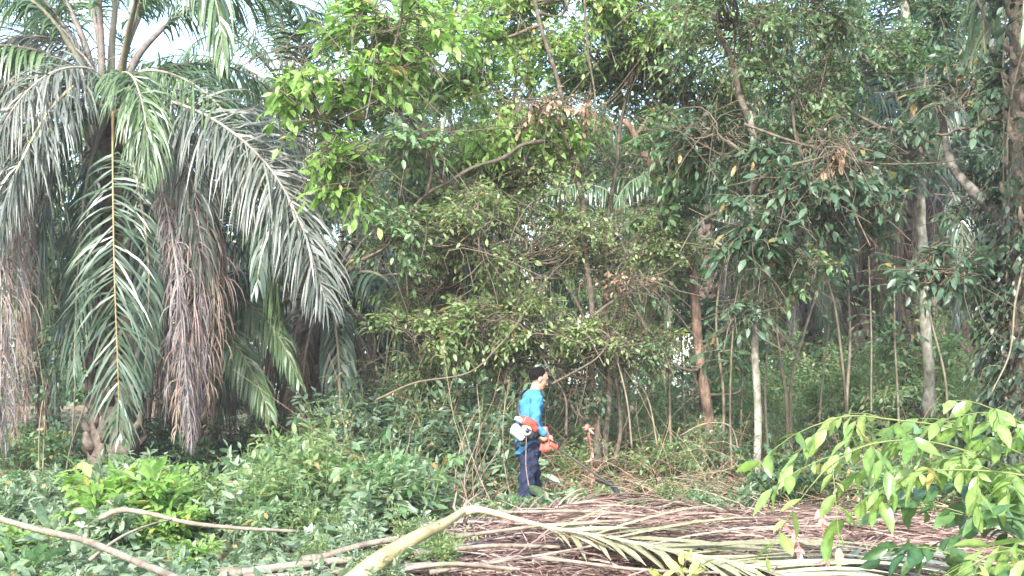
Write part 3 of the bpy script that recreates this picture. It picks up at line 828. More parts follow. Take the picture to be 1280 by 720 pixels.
tp = [proto_tree(501, ['bright', 'mid'], 8, 0), proto_tree(502, ['mid', 'olive'], 7, 1), proto_tree(503, ['dark', 'blue'], 6, 1)]
TS = [(915, 34, 0, 1.1, 'bright leafy tree filling the top of the gap between grey trunks'), (1050, 36, 0, 1.2, 'bright leafy tree behind the brown skirted palm at right'),
      (830, 34, 1, 1.1, 'olive leafed tree behind the leaning reddish trunk'), (700, 33, 1, 1.2, 'olive leafed tree behind the tangled stems'),
      (560, 28, 0, 1.15, 'light green tree behind the bright leaved branches'), (620, 40, 1, 1.5, None), (780, 44, 0, 1.4, None), (900, 42, 1, 1.5, None),
      (1010, 45, 0, 1.4, None), (1110, 40, 1, 1.3, None), (1240, 40, 2, 1.5, None), (1330, 26, 2, 1.3, 'dark tree beyond the right edge trunk'),
      (60, 42, 1, 1.3, None), (-60, 30, 2, 1.3, 'dark leafy tree beyond the left edge of the palm'), (240, 44, 2, 1.3, None), (450, 40, 1, 1.2, None),
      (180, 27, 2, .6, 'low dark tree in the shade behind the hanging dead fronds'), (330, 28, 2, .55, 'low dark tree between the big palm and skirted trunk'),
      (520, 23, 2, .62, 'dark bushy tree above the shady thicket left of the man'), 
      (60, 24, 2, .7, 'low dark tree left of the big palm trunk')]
used = [False] * 3
rr = random.Random(5)
for i, (px, Y, k, s, lab) in enumerate(TS):
    o = tp[k] if not used[k] else copy_tree(tp[k]); used[k] = True
    x = (px - 640) / F * Y
    o.location = (x, Y, float(gnd(x, Y))); o.rotation_euler = (0, 0, rr.uniform(0, 6.28)); o.scale = (s, s, s * rr.uniform(.9, 1.1))
    o['label'] = lab or 'distant broadleaf tree of the forest behind the clearing'
    o['group'] = 'forest trees behind the clearing' if lab else 'distant broadleaf trees'


def far_forest():
    rng = np.random.default_rng(77)
    gl = Geo()
    for k in range(60):
        Y = rng.uniform(58, 80); x = rng.uniform(-40, 40)
        top = rng.uniform(6, 13)
        for j in range(3):
            c = np.array([x + rng.normal(0, 1.5), Y, top * (j + .4) / 3])
            blob(gl, None, c, (2.4, 1.6, top / 4.5), 120, rng, m=6, lL=.4, lW=.2, tl=1.1, mat=int(rng.integers(0, 2)), lod=1, sub=10)
    tag(gl.build('far_forest', [M['mid'], M['dark']]), 'hazy far wall of forest foliage beyond the palms', 'forest', kind='stuff')


far_forest()


# ================================================================== UNDERGROWTH SHRUBS
def shrub_proto(name, seed, mat, ns, hgt, lL, lW, m=12, side=3, spread=.6, pinn=False, stemm='stem', droop=.5, lod=0):
    rng = np.random.default_rng(seed)
    t = thing(name, 'x', 'shrub', (0, 0, 0))
    gl, gw = Geo(), Geo()
    a = rng.uniform(0, 6.28, ns); tilt = np.abs(rng.normal(spread * .5, spread * .4, ns))
    D = np.stack([np.cos(a) * np.sin(tilt), np.sin(a) * np.sin(tilt), np.cos(tilt)], 1)
    L = hgt * rng.uniform(.6, 1.15, ns)
    A = np.stack([rng.normal(0, .07, ns), rng.normal(0, .07, ns), -.03 * np.ones(ns)], 1)
    sprays(gl, gw, A, D, L, m, lL, lW, rng, droop * .4, tw=.008, pinn=False, hang=.2, wmat=0)
    for i in range(side):
        u = rng.uniform(.25, .9, ns)
        p = A + D * (L * u)[:, None] - ZUP * (droop * .4 * L * u ** 2)[:, None]
        d2 = nrm(D + rng.normal(0, .9, (ns, 3)) + ZUP * .1)
        sprays(gl, gw, p, d2, hgt * rng.uniform(.25, .5, ns), max(5, m - 3), lL * .9, lW * .9, rng, .35, tw=.004, pinn=pinn, hang=.2)
    gw.build('stem', [M[stemm]], t)
    gl.build('foliage', [M[mat]], t)
    return t


SP = {
    'pale': [shrub_proto('broadleaf_weed', 601, 'pale', 12, .62, .15, .06), shrub_proto('broadleaf_weed', 602, 'pale', 10, .75, .17, .055, spread=.8)],
    'mid': [shrub_proto('bushy_shrub', 603, 'mid', 14, .8, .12, .05), shrub_proto('bushy_shrub', 604, 'olive', 13, .9, .10, .042, side=4)],
    'blue': [shrub_proto('bushy_shrub', 605, 'blue', 16, 1.1, .085, .035, side=5), shrub_proto('bushy_shrub', 606, 'blue', 13, 1.2, .11, .04, side=4)],
    'dark': [shrub_proto('bushy_shrub', 607, 'dark', 14, .9, .11, .045, side=4), shrub_proto('bushy_shrub', 608, 'dark', 12, 1.0, .14, .055)],
    'bright': [shrub_proto('bushy_shrub', 609, 'bright', 16, .7, .14, .065, side=4, pinn=True)],
    'tall': [shrub_proto('tall_shrub', 611, 'under', 18, 2.3, .10, .042, m=18, side=7, spread=.5), shrub_proto('tall_shrub', 612, 'under', 16, 2.0, .09, .036, m=18, side=7, spread=.6)],
    'tallthin': [shrub_proto('tall_weed', 613, 'pale', 9, 1.5, .08, .03, m=14, side=5, spread=.45)],
    'under': [shrub_proto('bushy_shrub', 614, 'under', 14, 1.3, .09, .036, m=13, side=5, spread=.6)],
    'pinn': [shrub_proto('feathery_weed', 610, 'pale', 11, .7, .11, .04, side=4, pinn=True, m=14)],
}
USED = set()
srng = random.Random(11)


def put(kind, px, Y, s, label, group):
    p = srng.choice(SP[kind])
    o = p if p.name not in USED else copy_tree(p)
    USED.add(p.name)
    x = (px - 640) / F * Y
    o.location = (x, Y, float(gnd(x, Y))); o.rotation_euler = (0, 0, srng.uniform(0, 6.28))
    o.scale = (s, s, s * srng.uniform(.85, 1.15))
    o['label'] = label; o['group'] = group
    return o


def zone(px0, px1, y0, y1, n, kinds, s0, s1, place, tall='shrub'):
    names = {'pale': 'pale broad leaved weed', 'mid': 'mid green leafy shrub', 'blue': 'bluish green fine leaved shrub', 'dark': 'dark green leafy shrub',
             'bright': 'bright yellow green shrub', 'pinn': 'pale feathery leaved weed', 'tall': 'tall small leaved shrub', 'tallthin': 'tall thin stemmed weed', 'under': 'light green small leaved shrub'}
    for i in range(n):
        k = srng.choice(kinds)
        Y = y0 + (y1 - y0) * ((i + srng.random()) / n)
        put(k, srng.uniform(px0, px1), Y, srng.uniform(s0, s1), f'{names[k]} {place}', f'{names[k]}s {place}')


zone(-60, 420, 7.6, 10.4, 20, ['pale', 'pale', 'mid', 'pinn'], .38, .55, 'along the bottom left edge')
zone(-60, 330, 10.4, 14.6, 46, ['pale', 'pale', 'mid', 'pinn', 'pinn'], .7, 1.05, 'among the weeds under the big palm')
zone(300, 540, 11.2, 16, 48, ['pinn', 'pale', 'pale', 'mid'], .8, 1.25, 'in the lit weeds left of the man')
zone(420, 640, 14.6, 19, 34, ['blue', 'blue', 'pale', 'tallthin'], 1.0, 1.5, 'in the shady thicket left of the man')
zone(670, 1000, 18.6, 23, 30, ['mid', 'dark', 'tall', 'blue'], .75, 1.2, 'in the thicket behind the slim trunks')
zone(690, 1010, 16.4, 19.2, 30, ['tallthin', 'mid', 'tallthin', 'under'], .55, .95, 'tangled between the dark stems and the slim trunks')
zone(950, 1240, 21, 31, 48, ['tall', 'tall', 'tall', 'pale'], .85, 1.5, 'in the sunny understory at right')
zone(690, 1000, 12.3, 13.6, 16, ['mid', 'pale', 'pinn'], .35, .6, 'just behind the crest of the brown heap')
zone(740, 1010, 13.4, 18, 34, ['mid', 'pale', 'mid', 'pinn'], .25, .5, 'low on the brown clearing floor')
zone(980, 1300, 12.8, 20, 26, ['dark', 'mid', 'mid', 'dark'], .6, 1.2, 'in the brush behind the near leaf sprays')
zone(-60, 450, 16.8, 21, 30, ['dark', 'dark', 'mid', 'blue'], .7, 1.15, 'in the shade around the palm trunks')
zone(400, 640, 10.6, 12.6, 12, ['pale', 'mid', 'pinn'], .35, .6, 'behind the cut frond stalk')
zone(380, 560, 8.4, 10.8, 16, ['pale', 'mid', 'pinn'], .35, .55, 'beside the butt of the cut frond')
zone(630, 740, 11.8, 12.25, 12, ['pale', 'mid'], .5, .68, 'at the feet of the man')
for px, Y, s in [(150, 11.4, 1.25), (185, 11.2, 1.4), (220, 11.5, 1.15), (205, 10.7, .8), (130, 10.9, .8)]:
    put('bright', px, Y, s, 'bright yellow green shrub growing below the hanging green frond', 'bright shrubs below the hanging frond')
put('bright', 332, 12.4, .5, 'small yellow green bush among the pale weeds', 'small yellow green bushes')
put('bright', 245, 9.9, .55, 'small bright weed at bottom left beside the fallen branch', 'bright weeds at the bottom edge')
put('bright', 30, 9.9, .75, 'bright broad weed in the bottom left corner', 'bright weeds at the bottom edge')


def ground_cover():
    rng = np.random.default_rng(55)
    gl, gw = Geo(), Geo()
    def patch(px0, px1, y0, y1, n, mat, lL, hh):
        Y = rng.uniform(y0, y1, n); x = (rng.uniform(px0, px1, n) - 640) / F * Y
        A = np.stack([x, Y, gnd(x, Y)], 1)
        D = nrm(rng.normal(0, .6, (n, 3)) + ZUP)
        sprays(gl, gw, A, D, hh * rng.uniform(.5, 1.3, n), 6, lL, lL * .42, rng, .4, mat=mat, tw=.004)
    patch(-120, 440, 7, 17, 2900, 1, .13, .32)
    patch(380, 700, 12, 20, 1300, 2, .09, .35)
    patch(700, 1400, 17.5, 26, 1700, 0, .10, .4)
    patch(720, 1300, 12.6, 18, 420, 0, .08, .15)
    patch(-200, 1500, 20, 45, 3600, 2, .14, .7)
    patch(1300, 1750, 9, 20, 700, 0, .12, .4)
    patch(-500, -60, 9, 20, 700, 0, .12, .4)
    tag(gl.build('ground_cover', [M['mid'], M['pale'], M['dark']]), 'low leafy ground cover spread across the forest floor', 'ground cover', kind='stuff')
    tag(gw.build('ground_cover_stems', [M['stem']]), 'thin green stems of the low ground cover', 'stems', kind='stuff')


ground_cover()


def litter():
    rng = np.random.default_rng(56)
    g = Geo()
    n = 5200
    Y = rng.uniform(9.2, 24, n); x = (rng.uniform(-60, 1340, n) - 640) / F * Y
    A = np.stack([x, Y, gnd(x, Y) + .012 + rng.random(n) * .03], 1)
    D = rng.normal(0, 1, (n, 3)); D[:, 2] *= .25
    leaves(g, A, D, ZUP + rng.normal(0, .35, (n, 3)), rng.uniform(.06, .17, n), rng.uniform(.03, .07, n), 0, rng.random(n), curl=rng.uniform(-.3, .4, n))
    n = 2600                                     # twigs and dead stalks
    Y = rng.uniform(11.5, 22, n); x = (rng.uniform(640, 1300, n) - 640) / F * Y
    a = rng.uniform(0, 6.28, n); L = rng.uniform(.15, .8, n)
    p0 = np.stack([x, Y, gnd(x, Y) + .02], 1); d = np.stack([np.cos(a), np.sin(a), rng.uniform(-.02, .5, n)], 1)
    s = np.linspace(0, 1, 3)[None, :, None]
    P = p0[:, None] + d[:, None] * L[:, None, None] * s + ZUP * (.06 * s * (1 - s) * 4) * rng.random((n, 1, 1))
    tubes(g, P, .006, 3, 0, rng.random(n), cap=False)
    tag(g.build('leaf_litter', [M['dry']]), 'dry brown leaves and twigs littering the forest floor', 'leaf litter', kind='stuff')


litter()


def dry_twigs():
    rng = np.random.default_rng(58)
    g = Geo()
    for px0, px1, y0, y1, n, h in ((560, 1060, 13.4, 19.5, 420, 1.5), (420, 660, 12.2, 17, 170, 1.2), (1000, 1300, 15, 21, 160, 1.6)):
        Y = rng.uniform(y0, y1, n); x = (rng.uniform(px0, px1, n) - 640) / F * Y
        A = np.stack([x, Y, gnd(x, Y) + rng.uniform(0, .3, n)], 1)
        D = rng.normal(0, .6, (n, 3)); D[:, 2] = rng.uniform(.1, 1.2, n); D = nrm(D)
        L = h * rng.uniform(.25, 1.2, n); u = np.linspace(0, 1, 7)[None, :, None]
        bend = rng.normal(0, .3, (n, 1, 3)) - ZUP * rng.uniform(0, .5, (n, 1, 1))
        P = A[:, None] + D[:, None] * L[:, None, None] * u + bend * L[:, None, None] * u ** 2 + rng.normal(0, .012, (n, 7, 3))
        tubes(g, P, rng.uniform(.0025, .007, (n, 1)) * np.linspace(1, .5, 7)[None], 3, 0, rng.random(n), cap=False)
    tag(g.build('dry_twigs', [M['dry']]), 'tangle of thin dry twigs standing in the brush round the clearing', 'twigs', kind='stuff')


dry_twigs()

# ================================================================== SAPLINGS, VINES, STICKS
def sapling(label, pts, r0, r1, seed, sp=(), mat='mid', bark='vine', name='sapling', cat='sapling', group=None):
    rng = np.random.default_rng(seed)
    P = [W(*p) for p in pts]
    base = np.array([P[0][0], P[0][1], gnd(P[0][0], P[0][1])])
    t = thing(name, label, cat, base, group)
    P = [q + (rng.normal(0, .025, 3) if 0 < i < len(P) - 1 else 0) for i, q in enumerate(P)]
    c = crom(P, 30)
    g = Geo(); tubes(g, c[None], np.linspace(r0, r1, 30)[None], 6)
    gl = Geo()
    for (u, n, lL) in sp:
        k = (np.clip(u + rng.normal(0, .05, n), 0, 1) * 29).astype(int)
        D = rng.normal(0, 1, (n, 3)); D[:, 2] = .3
        sprays(gl, g, c[k], D, rng.uniform(.2, .55, n), 7, lL, lL * .4, rng, .35, tw=.005, hang=.35)
    g.build('stem', [M[bark]], t, base)
    if sp: gl.build('foliage', [M[mat]], t, base)
    return t


SAP = [('thin pale sapling standing between man and reddish trunk', [(840, 600, 17), (837, 500, 17), (835, 400, 17), (834, 330, 17)], .022, .012, [(.9, 6, .16), (.6, 3, .14)]),
       ('thin sapling close against the right side of the reddish trunk', [(902, 590, 17.2), (903, 500, 17.2), (899, 400, 17.1), (908, 300, 17)], .026, .012, [(.9, 5, .14), (.55, 4, .2)]),
       ('pale crooked sapling rising right of the grey trunk', [(986, 590, 17), (984, 500, 17), (978, 430, 17), (968, 360, 17), (967, 305, 17)], .03, .015, [(.95, 6, .12)]),
       ('pale forked sapling leaning right beside the crooked one', [(990, 600, 17.2), (988, 480, 17.2), (1003, 420, 17.3), (1020, 360, 17.4), (1032, 310, 17.5)], .028, .014, [(.95, 5, .12)]),
       ('dark leaning sapling in the brush at right', [(1060, 540, 18), (1052, 450, 18), (1035, 370, 18), (1010, 300, 18)], .025, .014, [(.9, 5, .12)]),
       ('tan stem cluster sapling in front of the sunny understory', [(1057, 560, 19), (1056, 500, 19), (1062, 430, 19), (1060, 350, 19)], .035, .015, [(.9, 5, .1)]),
       ('small leafy sapling left of the grey trunk foot', [(915, 590, 16.4), (912, 520, 16.4), (914, 450, 16.4), (918, 390, 16.4)], .018, .01, [(.95, 5, .2), (.7, 3, .2)]),
       ('thin sapling rising behind the palm stalk at right edge', [(1185, 560, 16), (1180, 480, 16), (1165, 400, 16), (1155, 340, 16)], .02, .01, [(.95, 6, .15)])]
for lab, x0, x1, yt, Y in [('thin bare pole sapling nearest the dark stems', 782, 776, 330, 17.6), ('whip thin sapling behind the kinked vine', 808, 818, 300, 18.2), ('leafy whip left of the reddish trunk', 858, 852, 360, 18.4),
                           ('slim sapling between the reddish and grey trunks', 925, 932, 330, 18.6), ('slim sapling just right of the grey trunk', 962, 958, 350, 16.2), ('thin leaning sapling beyond the forked one', 1022, 1042, 330, 19),
                           ('thin upright sapling among the tan stems', 1090, 1086, 320, 18.5), ('thin sapling near the pale mottled trunk', 1125, 1118, 330, 17.5), ('slender dark sapling behind the head of the man', 650, 640, 330, 17.8),
                           ('slender sapling at the edge of the shady thicket', 560, 548, 330, 17.6), ('thin sapling rising from the thicket beside the skirted palm', 492, 500, 320, 18.2)]:
    SAP.append((lab, [(x0, 590, Y), ((x0 * 2 + x1) / 3, 500, Y), ((x0 + 2 * x1) / 3, 420, Y), (x1, yt, Y)], .020, .009, [(.95, 7, .13), (.65, 5, .12), (.4, 3, .1)]))
for i, (lab, p, a, b, sp) in enumerate(SAP):
    sapling(lab, p, a, b, 700 + i, sp, mat='mid' if i % 2 else 'dark', group='slim saplings')
VN = [('pale arched vine looping from the tangle down to the ground', [(790, 560, 16), (778, 500, 16), (770, 440, 16), (750, 418, 16), (700, 410, 15.9), (680, 405, 15.9)]),
      ('kinked pale vine dropping through the tangle beside the reddish trunk', [(822, 560, 16.6), (812, 500, 16.6), (798, 470, 16.6), (794, 440, 16.6), (784, 410, 16.6), (800, 395, 16.6), (815, 430, 16.7)]),
      ('hooped vine standing on the clearing floor by the grey trunk', [(850, 545, 16), (880, 530, 15.9), (912, 530, 15.8), (926, 555, 15.8), (915, 585, 15.8), (880, 592, 15.9), (830, 598, 16)]),
      ('slanting dry vine between man and dark stems', [(690, 480, 14.2), (715, 466, 14.3), (745, 447, 14.4), (760, 430, 14.5)]),
      ('bowed dark stem just right of the head of the man', [(708, 545, 14.5), (704, 500, 14.4), (695, 470, 14.4), (680, 450, 14.3)]),
      ('long dark vine crossing high in the right hand trees', [(930, 155, 14.2), (980, 180, 14.1), (1040, 192, 14.1), (1090, 202, 14.2), (1160, 205, 14.3), (1200, 200, 14.4)]),
      ('dark vine slanting down past the grey trunk', [(990, 130, 14.2), (1000, 190, 14.2), (1030, 260, 14.4), (1045, 330, 15), (1075, 400, 16)]),
      ('straight dark vine hanging at top centre', [(730, -10, 15), (738, 60, 15), (744, 120, 15), (742, 170, 15)]),
      ('long bare branch stretched across the thicket left of the man', [(470, 500, 14.5), (520, 480, 14.4), (580, 470, 14.3), (620, 430, 14.4), (650, 400, 14.5)]),
      ('dry vine dangling beside the vine covered palm at right', [(1280, 330, 13), (1268, 380, 13), (1262, 440, 13), (1240, 490, 13)])]
for i, (lab, p) in enumerate(VN):
    dark = 'dark' in lab
    sapling(lab, p, .014 if not dark else .018, .008, 730 + i, (), bark='bark_dark' if dark else ('twig' if 'bare' in lab else 'vine'), name='hanging_vine', cat='vine', group='loose vines')
ST_ = [('pale forked dry stick rising beside the left leg of the man', [(620, 640, 12.2), (600, 600, 12.2), (590, 560, 12.3), (575, 520, 12.4)]),
       ('thin dry stick slanting behind the man to the left', [(625, 560, 13), (610, 590, 13), (580, 620, 13), (550, 640, 13)]),
       ('dry stick crossing in front of the trouser leg', [(661, 608, 12.1), (660, 575, 12.1), (658, 545, 12.15)]),
       ('tall bare weed stalk left of the brush cutter', [(640, 630, 12.9), (632, 580, 12.9), (629, 540, 12.9), (632, 490, 13)]),
       ('bare twig leaning over the lit weeds', [(590, 650, 12), (584, 600, 12), (600, 540, 12.1), (596, 480, 12.2)]),
       ('fallen pale branch on the brown clearing floor', [(770, 612, 14.6), (830, 600, 14.6), (900, 605, 14.6), (960, 590, 14.7)]),
       ('dry stick poking up left of the cut stalk bend', [(577, 640, 10.9), (583, 615, 10.9), (572, 590, 10.9)])]
for i, (lab, p) in enumerate(ST_):
    sapling(lab, p, .007, .003, 760 + i, (), bark='deadwood', name='dry_stick', cat='stick', group='dry sticks')


def fallen_branch(label, pts, r0, r1, seed, twigs=()):
    rng = np.random.default_rng(seed)
    P = [W(*p) for p in pts]
    t = thing('fallen_branch', label, 'branch', P[0], 'fallen branches at lower left')
    P = [q + (rng.normal(0, .022, 3) if 0 < i < len(P) - 1 else 0) for i, q in enumerate(P)]
    c = crom(P, 40)
    g = Geo(); tubes(g, c[None], (np.linspace(r0, r1, 40) * .66 * (1 + .12 * np.sin(np.arange(40) * 1.7) * rng.random(40)))[None], 9)
    g.build('limb', [M['deadwood']], t, P[0])
    for tw in twigs:
        g = Geo(); q = crom([W(*p) for p in tw], 16); tubes(g, q[None], np.linspace(.014, .006, 16)[None], 6)
        g.build('twig', [M['deadwood']], t, P[0])


fallen_branch('long pale fallen branch slanting through the bottom left weeds', [(-30, 640, 9.6), (40, 660, 9.1), (110, 680, 8.6), (165, 700, 8.1), (215, 722, 7.6), (250, 745, 7.2)], .036, .040, 781,
              [[(112, 700, 8.4), (150, 672, 8.7), (190, 655, 9.0), (215, 650, 9.2)]])
fallen_branch('fallen branch lying across the weeds below the bright shrub', [(125, 648, 9.6), (155, 640, 9.6), (190, 645, 9.5), (235, 655, 9.4), (300, 660, 9.4), (370, 664, 9.5)], .036, .018, 782)

# ================================================================== FALLEN FROND PILE
def lying_frond(label, pts, S0, seed, leafm, rach, name='fallen_frond', group='fallen fronds in the brown pile', ref=None, **k):
    P = np.array([W(*p) for p in pts]) if ref is None else np.asarray(pts)
    gr, gl = frond(P, S0, seed, **k)
    base = P[0]
    t = thing(name, label, 'palm frond', base, group)
    gr.build('rachis', [M[rach]], t, base)
    gl.build('leaflets', [M[leafm]], t, base)
    return t


# cut frond with thick yellow green stalk, kinked
def cut_frond():
    t0 = W(452, 716, 8.5)
    t = thing('fallen_frond', 'cut frond with thick yellow green stalk bent at a sharp kink', 'palm frond', t0)
    g = Geo()
    P = crom([W(440, 735, 8.45), W(470, 705, 8.55), (W(515, 675, 8.8)), W(555, 655, 9.1), W(582, 637, 9.4)], 30)
    R = np.interp(np.linspace(0, 1, 30), [0, .12, .35, .75, 1], [.12, .094, .068, .047, .03])
    T = nrm(np.gradient(P, axis=0)); S = nrm(np.cross(T, ZUP)); N = np.cross(S, T)
    prof = np.array([(-1, .15), (-.75, -.38), (-.3, -.62), (.3, -.62), (.75, -.38), (1, .15), (.55, .12), (0, -.02), (-.55, .12)])
    V = P[:, None] + R[:, None, None] * (prof[None, :, :1] * N[:, None] * .9 - prof[None, :, 1:] * S[:, None])
    kk = len(prof); idx = np.arange(30 * kk).reshape(30, kk)
    a, b = idx[:-1], idx[1:]
    g.add(V.reshape(-1, 3), np.stack([a, np.roll(a, -1, 1), np.roll(b, -1, 1), b], -1).reshape(-1, 4))
    g.f.append((idx[0][::-1][None].copy(), 0, np.array([.5]))); g.f.append((idx[-1][None].copy(), 0, np.array([.5])))
    st = g.build('stalk', [M['stalk']], t, t0)
    pts = [W(578, 640, 9.4), W(600, 637, 9.4), W(650, 650, 9.4), W(700, 662, 9.35), W(770, 674, 9.2), W(840, 688, 9.0), W(920, 704, 8.8), W(1010, 724, 8.5)]
    gr, gl = frond(pts, (-.15, .95, .22), 811, n=54, Lm=1.3, Wd=.046, droop=.09, ang=.62, bare=.22, pet=.028, tip=.01, lift=.15, rag=.10, sidebias=(1.3, .42))
    gr.build('rachis', [M['rachis_y']], t, t0); gl.build('leaflets', [M['fr_yellow']], t, t0)
    g2 = Geo()                                       # torn flap and fibre at the kink
    rng = np.random.default_rng(5)
    for i in range(7):
        q0 = W(578 + rng.uniform(-10, 6), 645 + rng.uniform(-6, 12), 9.4)
        q = [q0, q0 + np.array([rng.uniform(-.05, .1), 0, .08]), q0 + np.array([rng.uniform(-.03, .16), .02, rng.uniform(.06, .2)])]
        tubes(g2, np.array([q]), np.array([[.02, .012, .004]]), 5)
    g2.build('torn_fibre', [M['deadwood']], t, t0)


cut_frond()
rng = np.random.default_rng(820)
for i in range(42):                                   # brown dry fronds heaped on each other
    Y = 9.0 + 3.2 * (i / 41)
    hgt = .05 + .26 * math.sin(math.pi * min(1, max(0, Y - 8.7) / 3.6)) * rng.uniform(.3, 1.0)
    pxs = rng.uniform(620, 1130)
    dirn = 1 if rng.random() < .55 else -1
    L = rng.uniform(1.8, 2.9)
    x = (pxs - 640) / F * Y - dirn * L / 2
    yaw = rng.normal(0, .5)
    pts = []
    for u in np.linspace(0, 1, 6):
        pts.append((x + dirn * L * u, Y + L * (u - .5) * math.sin(yaw), hgt * (1 - .5 * abs(u - .45)) + rng.normal(0, .015)))
    old = ['reddish brown dry frond lying in the heap right of the cut stalk', 'grey brown dry frond lying in the heap right of the cut stalk'][i % 2]
    lying_frond(old, pts, (0, dirn * 1., .15), 821 + i, 'fr_pile' if i % 2 == 0 else 'fr_grey2', 'rachis_g', ref=1, group='dry fronds heaped in the brown pile',
                n=78, Lm=.7, Wd=.014, droop=.34, ang=.75, bare=.1, pet=.02, tip=.006, lift=.3, rag=.22, keep=.8)
# a fan of reddish leaflet ribs at the back of the heap
for i, (p, s) in enumerate([([(610, 668, 10.9), (660, 648, 11.2), (715, 630, 11.6), (765, 622, 11.8)], (0, 1, .2)), ([(1000, 655, 11.4), (900, 640, 11.7), (820, 625, 11.9), (765, 618, 11.95)], (0, -1, .2)),
                            ([(1150, 660, 11.3), (1070, 648, 11.5), (980, 648, 11.5), (900, 650, 11.5)], (0, -1, .3))]):
    lying_frond(['reddish frond rising to the left crest of the heap', 'reddish frond sloping down from the crest of the heap', 'purple brown frond at the right end of the heap'][i],
                [W(*q) for q in p], s, 870 + i, 'fr_pile', 'rachis_g', ref=1, group='dry fronds on the crest of the pile', n=80, Lm=.8, Wd=.017, droop=.22, ang=.6, bare=.05, pet=.018, lift=.12, rag=.12)
# green leaflets frond at lower right
lying_frond('greenish grey frond flat at the bottom edge right of the fading one', [(930, 735, 8.5), (1010, 715, 8.7), (1090, 700, 8.9), (1170, 690, 9.1)], (.1, 1, .2), 880, 'fr_old', 'rachis_y',
            group='fallen fronds at the bottom edge', n=44, Lm=.8, Wd=.04, droop=.15, ang=.7, bare=.02, pet=.02, lift=.15, rag=.06)
# pale dry petioles and sheaths at bottom left of the heap
DP = [((300, 716, 9.0), (400, 703, 9.1), (470, 698, 9.1), .035), ((330, 724, 8.75), (430, 715, 8.75), (540, 706, 8.8), .036), ((400, 697, 9.3), (460, 680, 9.5), (530, 668, 9.7), .03),
      ((540, 690, 9.2), (620, 682, 9.3), (700, 684, 9.3), .02), ((590, 668, 9.9), (700, 655, 10.0), (800, 650, 10.0), .016), ((480, 716, 8.65), (560, 705, 8.7), (650, 712, 8.7), .02),
      ((700, 700, 8.9), (800, 712, 8.7), (900, 716, 8.6), .014), ((560, 712, 8.7), (700, 690, 9.0), (810, 668, 9.4), .012), ((640, 640, 10.4), (750, 640, 10.4), (900, 655, 10.2), .014)]
for i, (a, b, c, r) in enumerate(DP):
    P = [W(*a), W(*b), W(*c)]
    lab = ['pale pinkish dry stalk left of the cut frond butt', 'thick whitish dry stalk under the cut frond butt', 'tan dry stalk behind the yellow green stalk'][i] if i < 3 else 'slender pale dry stalk lying across the brown heap'
    t = thing('dry_stalk', lab, 'palm stalk', P[0], None if i < 3 else 'slender dry stalks on the heap')
    g = Geo(); q = crom(P, 20); tubes(g, q[None], np.linspace(r, r * .7, 20)[None], 8)
    g.build('shaft', [M['deadwood']], t, P[0])
    g = Geo(); d = nrm(P[0] - P[1]); tubes(g, np.array([[P[0] - d * .02, P[0] + d * .06, P[0] + d * .14]]), np.array([[r * 1.02, r * 1.5, r * 1.7]]), 8)
    g.build('flared_base', [M['deadwood']], t, P[0])


def pile_debris():
    rng = np.random.default_rng(57)
    g = Geo()
    n = 11000
    px = rng.uniform(520, 1240, n)
    Y = rng.uniform(8.4, 12.4, n)
    x = (px - 640) / F * Y
    hh = .04 + .32 * np.sin(np.pi * np.clip((Y - 8.6) / 4.0, 0, 1)) * np.clip((px - 480) / 220, .1, 1) * np.clip((1260 - px) / 150, .2, 1)
    A = np.stack([x, Y, gnd(x, Y) + hh * rng.random(n) ** .5], 1)
    a = rng.normal(0, 1, n) * np.where(rng.random(n) < .5, .5, 1.5) + np.pi * (rng.random(n) < .5)
    D = np.stack([np.cos(a), np.sin(a), rng.normal(0, .12, n)], 1)
    L = rng.uniform(.3, .9, n)
    s = np.linspace(0, 1, 4)[None, :, None]
    P = A[:, None] + D[:, None] * (L[:, None, None] * (s - .5)) - ZUP * (.2 * L[:, None, None] * (s - .5) ** 2)
    Wv = nrm(np.cross(D, ZUP + rng.normal(0, .8, (n, 3))))
    w = rng.uniform(.003, .009, n)[:, None, None] * np.array([.6, 1, .8, .2])[None, :, None]
    V = np.stack([P - Wv[:, None] * w, P + Wv[:, None] * w], 2).reshape(-1, 3)
    b = (np.arange(n) * 8)[:, None, None]
    fq = np.array([[2 * i, 2 * i + 1, 2 * i + 3, 2 * i + 2] for i in range(3)])
    tin = rng.random(n)
    g.add(V, (b + fq[None]).reshape(-1, 4), 0, np.repeat(tin, 3))
    tag(g.build('dry_leaflet_debris', [M['fr_pile']]), 'loose reddish brown leaflets filling the frond heap', 'debris', kind='stuff')
    # mound of rotted litter under the heap
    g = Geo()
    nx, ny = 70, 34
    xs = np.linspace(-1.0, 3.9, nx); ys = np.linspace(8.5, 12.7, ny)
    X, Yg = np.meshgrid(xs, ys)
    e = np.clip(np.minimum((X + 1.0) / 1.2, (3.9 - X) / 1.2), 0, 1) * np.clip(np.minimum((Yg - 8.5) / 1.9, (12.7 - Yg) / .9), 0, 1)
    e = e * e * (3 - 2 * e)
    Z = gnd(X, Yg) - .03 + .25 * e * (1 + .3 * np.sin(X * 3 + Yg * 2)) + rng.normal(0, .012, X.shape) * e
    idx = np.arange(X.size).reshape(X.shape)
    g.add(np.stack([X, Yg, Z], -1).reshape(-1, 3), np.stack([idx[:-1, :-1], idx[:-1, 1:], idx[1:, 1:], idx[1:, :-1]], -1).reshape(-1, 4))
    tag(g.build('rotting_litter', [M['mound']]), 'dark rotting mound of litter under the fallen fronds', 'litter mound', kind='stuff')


pile_debris()


